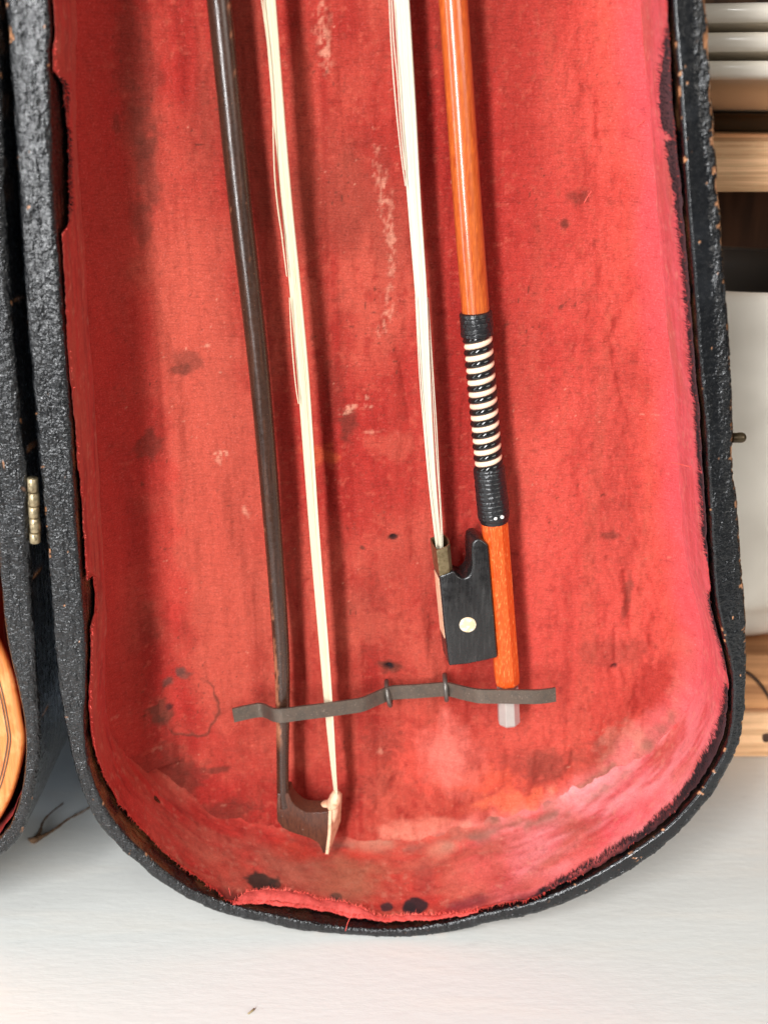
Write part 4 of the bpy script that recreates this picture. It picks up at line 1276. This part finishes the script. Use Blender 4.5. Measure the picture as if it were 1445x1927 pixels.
hair('horsehair', bow1, [(494, 521, 0, YB - .001), (511, 536, 200, YB - .001), (525.5, 549.5, 360, YB - .001), (556, 582, 692, YB - .001), (580, 603, 1000, YB - .001), (599, 620.5, 1220, YB - .001),
                         (610, 629, 1346, YB - .0005), (620, 634, 1440, YB), (627, 637.5, 1500, YB)], 100, 21,
     strays=[([(491, -10), (497, 30), (508, 120), (514, 220), (516, 300), (520, 360), (530, 440), (540, 520)], YB - .002), ([(514, 240), (517, 330), (524, 400), (532, 450)], YB - .0022), ([(545, 560), (549, 640), (556, 720), (562, 760)], YB - .002)])

# ------------------------------------------------------------------ orange bow (frog at the bottom)
YB = 0.0360
bow2 = thing('orange_violin_bow', 'orange varnished violin bow with black frog downward, right of the dark bow', 'violin bow', tuple(at(950, 1320, YB)), 'violin bows in the lid')


def PT(px, py, Y=YB):
    return at(px, py, Y)


up = [PT(852.5, 0), PT(877.5, 360), PT(894.7, 586)]
d_up = (up[0] - up[1]) / np.linalg.norm(up[0] - up[1])
pts = [up[0] + d_up * 0.38, up[0] + d_up * 0.19] + up
cc = catmull(np.hstack([np.array(pts), np.array([.0036, .0042, .00452, .00472, .00478])[:, None]]), 90)
v, f = tube(cc[:, :3], cc[:, 3], 32)
mesh('stick', v, f, M_ORANGE, bow2, auto=60, label='round glossy orange stick')
# handle under the grip
g0, g1 = PT(894.7, 586), PT(930.3, 985)
v, f = tube(np.linspace(g0, g1, 8), 0.0041, 24)
mesh('handle_core', v, f, M_ORANGE, bow2)
axis = (g1 - g0) / np.linalg.norm(g1 - g0)


def axis_pt(py):
    return PT(np.interp(py, [586, 632, 876, 985, 1287], [894.7, 898.5, 919.5, 930.3, 954.5]), py)


# leather sleeves with a scaly surface
def sleeve(name, y0, y1, r0, r1, seed, tail=False):
    a, b = axis_pt(y0), axis_pt(y1)
    n, m = 90, 72
    Lg = np.linalg.norm(b - a)
    s = np.linspace(0, 1, n)
    P = a + (b - a) * s[:, None]
    T, N_, B_ = frames(P)
    g = np.arange(m) * 2 * math.pi / m
    rr = np.interp(s, [0, .5, 1], [r0, (r0 + r1) / 2, r1])
    endr = np.minimum(smooth(-0.02, 0.05, s), smooth(1.02, 0.93 if not tail else 0.86, s))
    rr = rr * (0.86 + 0.14 * endr)
    A, Sg = np.meshgrid(g, s * Lg)
    A_ = A * r0
    jog = 0.0006 * vn(Sg * 500, A_ * 0 + 3, None, seed)
    rows = np.abs(((Sg + 0.0003 * vn(A_ * 300, Sg * 300, None, seed + 1)) / 0.00175) % 1 - 0.5) * 2
    cells = np.abs(((A_ + jog + np.floor(Sg / 0.00175) * 0.0007) / 0.0016) % 1 - 0.5) * 2
    sc = smooth(1.0, 0.72, rows) * smooth(1.0, 0.75, cells)
    rad_ = rr[:, None] + 0.00028 * sc - 0.0001 + 0.00016 * fbm(A_ * 400, Sg * 400, None, seed + 2, 2)
    V = P[:, None, :] + N_[:, None, :] * (np.cos(A) * rad_)[..., None] + B_[:, None, :] * (np.sin(A) * rad_)[..., None]
    F = []
    for i in range(n - 1):
        for j in range(m):
            k2 = (j + 1) % m
            F.append((i * m + j, i * m + k2, (i + 1) * m + k2, (i + 1) * m + j))
    F += [tuple(range(m - 1, -1, -1)), tuple((n - 1) * m + j for j in range(m))]
    o = mesh(name, V.reshape(-1, 3), F, M_LEATHER, bow2, auto=70)
    return o


sleeve('leather_sleeve', 586, 633, .00555, .00555, 201)
thumb = sleeve('thumb_leather', 876, 981, .00555, .0058, 211, True)
for px, py in ((932, 975.5), (944.5, 973)):
    c = PT(px, py, YB - 0.0056)
    P = np.array([c, c + np.array([0, -.0002, 0]), c + np.array([0, -.0004, 0])])
    v, f = tube(P, [.00075, .0007, .0004], 12)
    mesh('nail', v, f, M_WHITEDOT, thumb)
# binding: two coils side by side
w0, w1 = axis_pt(630), axis_pt(879)
Lw = np.linalg.norm(w1 - w0)
turns = 11.3
T0 = (w1 - w0) / Lw
N0 = np.array([0, -1.0, 0])
N0 -= T0 * N0.dot(T0)
N0 /= np.linalg.norm(N0)
B0 = np.cross(T0, N0)


def coil(name, phase, mat, rax, rrad, rc, label):
    n, m = 900, 10
    s = np.linspace(0, 1, n)
    pitch = Lw / turns
    ang = s * turns * 2 * math.pi + phase
    # rising to the right as seen from the front
    dirv = np.cos(ang)[:, None] * N0 + np.sin(ang)[:, None] * B0
    ctr = w0 + T0 * (s * Lw)[:, None]
    g = np.arange(m) * 2 * math.pi / m
    V = ctr[:, None, :] + dirv[:, None, :] * (rc + rrad * np.cos(g))[None, :, None] + T0[None, None, :] * (rax * np.sin(g))[None, :, None]
    F = grid_faces(n, m)
    ex = np.stack([np.arange(n - 1) * m + m - 1, np.arange(1, n) * m + m - 1, np.arange(1, n) * m, np.arange(n - 1) * m], 1)
    F = np.vstack([F, ex])
    return mesh(name, V.reshape(-1, 3), F, mat, bow2, label=label)


coil('winding', 2.4, M_WHITEW, Lw / turns * 0.245, 0.00078, 0.00425, 'cream turns of the binding')
coil('winding', 2.4 + math.pi, M_BLACKW, Lw / turns * 0.285, 0.00108, 0.00432, 'glossy black turns of the binding')

# eight-sided lower handle
def octa(name, pa, pb, ra, rb_, mat, taper=0.0, rot=0.0, parent=bow2, squash=1.0):
    P = [pa, pa + (pb - pa) * 0.03, pa + (pb - pa) * 0.95, pb]
    rad = [ra * 0.97, ra, rb_, rb_ * (0.88 if taper else 0.95)]
    v, f = tube(np.array(P), np.array(rad) / math.cos(math.pi / 8), 8, phase=math.pi / 8 + rot)
    return mesh(name, v, f, mat, parent, smooth_on=False)


oc = octa('octagon_handle', axis_pt(978), axis_pt(1285), .00478, .00470, M_FACET, rot=-0.06)
bv = oc.modifiers.new('bevel', 'BEVEL')
bv.width, bv.segments = 0.0002, 2
bt = octa('screw_button', axis_pt(1291) + np.array([0, 0, 0]), PT(957.5, 1360), .0041, .0042, M_BUTTON, 1, rot=-0.06)
bv = bt.modifiers.new('bevel', 'BEVEL')
bv.width, bv.segments = 0.0002, 2
# frog
YFg = YB - 0.0052
fr = [(918.5, 1026), (936, 1238), (912, 1243.5), (880, 1250), (845, 1253.5), (836, 1180), (827, 1084), (854.5, 1074.5), (858, 1080), (863, 1085.5), (868.5, 1088.5), (875, 1088.5), (881, 1085), (885.5, 1079), (888, 1070), (888.3, 1060), (887.5, 1045), (887.5, 1032), (889, 1022), (894, 1016.5), (902, 1014.5), (909, 1018)]
frog = prism('frog', [tuple(at(*p, YFg)[[0, 2]]) for p in fr], YFg, YFg + 0.0112, M_EBONY, bow2, shift=(-0.0019, 0.0002), bevel=0.0007, seg=3)
tg = [(822, 1040), (851, 1030), (856, 1082), (828, 1090)]
ferr = [(820.5, 1036), (834, 1031), (850, 1025.5), (852, 1050), (854.5, 1074), (840, 1078.5), (827, 1083)]
# hollow ring round the tongue
def ferrule():
    lo_ = [at(*p, YFg - 0.0003)[[0, 2]] for p in ((827, 1083.5), (854.3, 1074))]
    hi_ = [at(*p, YFg - 0.0003)[[0, 2]] for p in ((821, 1036), (850, 1025.5))]
    sec_ = []
    for (l_, r_) in (hi_, lo_):
        ring_ = []
        wdir = (r_ - l_)
        # D section: flat at the hair side (left), domed to the right
        for tt_, yy in [(0, 0), (.35, -.0002), (.7, .0002), (.93, .0016), (1.0, .0045), (1.0, .0075), (.93, .0102), (.7, .0116), (.35, .0119), (0, .0117), (-.05, .008), (-.05, .004)]:
            q_ = l_ + wdir * tt_
            ring_.append((q_[0] - 0.0019 * (yy / 0.0117), YFg - 0.0004 + yy, q_[1]))
        sec_.append(np.array(ring_))
    hi3, lo3 = sec_
    ch, cl = hi3.mean(0), lo3.mean(0)
    inn_h, inn_l = ch + (hi3 - ch) * 0.88, cl + (lo3 - cl) * 0.88
    k_ = len(hi3)
    V_ = np.vstack([lo3, hi3, inn_h, inn_l])
    F_ = []
    for r0 in range(3):
        for j in range(k_):
            F_.append((r0 * k_ + j, r0 * k_ + (j + 1) % k_, (r0 + 1) * k_ + (j + 1) % k_, (r0 + 1) * k_ + j))
    return mesh('ferrule', V_, F_, M_SILVER, bow2, auto=35, label='tarnished silver ring that holds the hair')


ferrule()
e0 = at(880, 1176, YFg - 0.0002)
P = np.array([e0 + np.array([0, .001, 0]), e0, e0 + np.array([0, -.0002, 0])])
v, f = tube(P, [.0032, .0032, .0029], 32)
mesh('pearl_eye', v, f, M_PEARL, frog)
sl = [at(*p, YFg) for p in ((829.5, 1092), (840.5, 1205))]
Vq = []
for p in sl:
    Vq += [p + np.array([-.00085, .0018, 0]), p + np.array([-.00215, .0095, 0])]
Vq = np.array(Vq)
Vq = np.vstack([Vq, Vq + np.array([.0006, 0, 0])])
mesh('slide', Vq, [(0, 1, 3, 2), (6, 7, 5, 4), (0, 4, 5, 1), (2, 3, 7, 6), (0, 2, 6, 4), (1, 5, 7, 3)], M_IVORY, frog, smooth_on=False, label='pale pearl slide on the hair side')
hair('horsehair', bow2, [(740, 771, 0, YB - .001), (752, 782, 180, YB - .001), (764.5, 791.5, 360, YB - .001), (780.5, 804.5, 560, YB - .001), (794, 813, 760, YB - .001), (804, 821, 900, YB - .001), (816, 829, 1000, YB), (822.5, 833.5, 1046, YB)], 100, 31, mat=M_HAIRW,
     strays=[([(732, -10), (735, 60), (740, 140), (747, 220), (756, 300), (763, 350)], YB - .002), ([(737, 0), (741, 80), (748, 150), (754, 240), (762, 320)], YB - .0022), ([(808, 640), (815, 760), (821, 860), (828, 960), (831, 1040)], YB - .002), ([(805, 560), (813, 680), (821, 800), (826, 900), (832, 1000), (833, 1040)], YB - .0018),
             ([(782, 560), (789, 700), (797, 800), (806, 900), (816, 990), (822, 1036)], YB - .002)])

# ------------------------------------------------------------------ violin lying in the other half, only its lower edge in view
YV = 0.0065
vc_x, vc_z = -0.2372, 0.0952          # widest place of the lower bout
VL = [(0, -0.0785), (0.030, -0.0765), (0.058, -0.068), (0.080, -0.054), (0.0945, -0.033), (0.1022, -0.010), (0.1032, 0.004), (0.100, 0.030), (0.089, 0.058), (0.0805, 0.078), (0.0845, 0.088), (0.080, 0.094), (0.066, 0.104),
      (0.056, 0.125), (0.056, 0.145), (0.063, 0.163), (0.072, 0.176), (0.078, 0.178), (0.079, 0.190), (0.084, 0.212), (0.082, 0.240), (0.068, 0.262), (0.040, 0.274), (0.015, 0.278), (0, 0.278)]
half = catmull(VL, 150)
tilt = 0.03
full = np.vstack([half, (half * np.array([-1, 1]))[::-1][1:-1]])
ct, st = math.cos(tilt), math.sin(tilt)
FV = np.stack([vc_x + full[:, 0] * ct - full[:, 1] * st * -1, vc_z + full[:, 1] * ct - full[:, 0] * st], 1)
violin = thing('violin', 'orange brown violin lying in the left half of the case, edge in view', 'violin', (vc_x, 0.03, vc_z - 0.078))


def inset(Q, d):
    T = np.roll(Q, -1, 0) - np.roll(Q, 1, 0)
    T /= np.linalg.norm(T, axis=1)[:, None]
    n_ = np.stack([-T[:, 1], T[:, 0]], 1)
    return Q + n_ * d


nv_ = len(FV)
rings = []
for d, y in [(0.0025, 0.0042), (0.0, 0.0034), (-0.0002, 0.0018), (0.0003, 0.0006), (0.0012, 0.0), (0.0030, 0.0006), (0.0058, 0.0010), (0.012, 0.0002), (0.022, -0.003), (0.034, -0.007)]:
    q_ = inset(FV, d)
    rings.append(np.stack([q_[:, 0], np.full(nv_, YV + y), q_[:, 1]], 1))
V = np.stack(rings, 1).reshape(-1, 3)
Ff = [tuple(r_) for r_ in grid_faces(nv_, len(rings), True)]
top_plate = mesh('top_plate', V, Ff, M_SPRUCE, violin, auto=80)
cen = rings[-1]
cm = np.array([FV[:, 0].mean(), YV - 0.012, FV[:, 1].mean()])
mesh('top_arch', np.vstack([[cm], cen]), [(0, i + 1, (i + 1) % nv_ + 1) for i in range(nv_)], M_SPRUCE, violin)
for d0 in (0.0050, 0.0060):
    r1, r2 = inset(FV, d0), inset(FV, d0 + 0.00035)
    V = np.stack([np.stack([r1[:, 0], np.full(nv_, YV + 0.00045), r1[:, 1]], 1), np.stack([r2[:, 0], np.full(nv_, YV + 0.00045), r2[:, 1]], 1)], 1).reshape(-1, 3)
    mesh('purfling', V, grid_faces(nv_, 2, True), M_INLAY, top_plate)
ri_ = inset(FV, 0.003)
mesh('rib', np.stack([np.stack([ri_[:, 0], np.full(nv_, YV + y), ri_[:, 1]], 1) for y in (0.004, 0.034)], 1).reshape(-1, 3), grid_faces(nv_, 2, True), M_RIB, violin)
prism('back_plate', [tuple(q_) for q_ in FV[::2]], YV + 0.034, YV + 0.038, M_RIB, violin, bevel=0)

# ------------------------------------------------------------------ bits on the table
parts = []
j0 = on_table(66, 1580, 0.0012)
for pts in ([(62, 1582), (74, 1570), (82, 1546), (98, 1528), (120, 1511)], [(60, 1583), (80, 1574), (104, 1560), (126, 1543), (149, 1531), (168, 1520), (176, 1517)]):
    P = catmull([on_table(*p, 0.0010 + 0.0004 * (i % 2)) for i, p in enumerate(pts)], 26)
    r_ = np.interp(np.linspace(0, 1, 26), [0, .15, .3, 1], [.0010, .0012, .0006, .00035]) * (1 + 0.25 * rng.standard_normal(26))
    parts.append(tube(P, np.clip(r_, .0003, .002), 7))
P = catmull([on_table(54, 1578, .001), on_table(64, 1581, .0014), on_table(78, 1575, .001)], 10)
parts.append(tube(P, np.interp(np.linspace(0, 1, 10), [0, .5, 1], [.0004, .0017, .0009]), 7))
v, f = join(parts)
solo(mesh('dry_twig', v, f, M_TWIG), 'small forked dry twig lying on the white table between the case halves', 'twig')
P = np.array([on_table(467, 1908, .0006), on_table(475, 1902, .0008), on_table(479, 1898, .0006)])
v, f = tube(P, [.0003, .0004, .0003], 6)
solo(mesh('straw_bit', v, f, M_STRAW), 'tiny bit of straw on the white table near the front edge', 'straw')
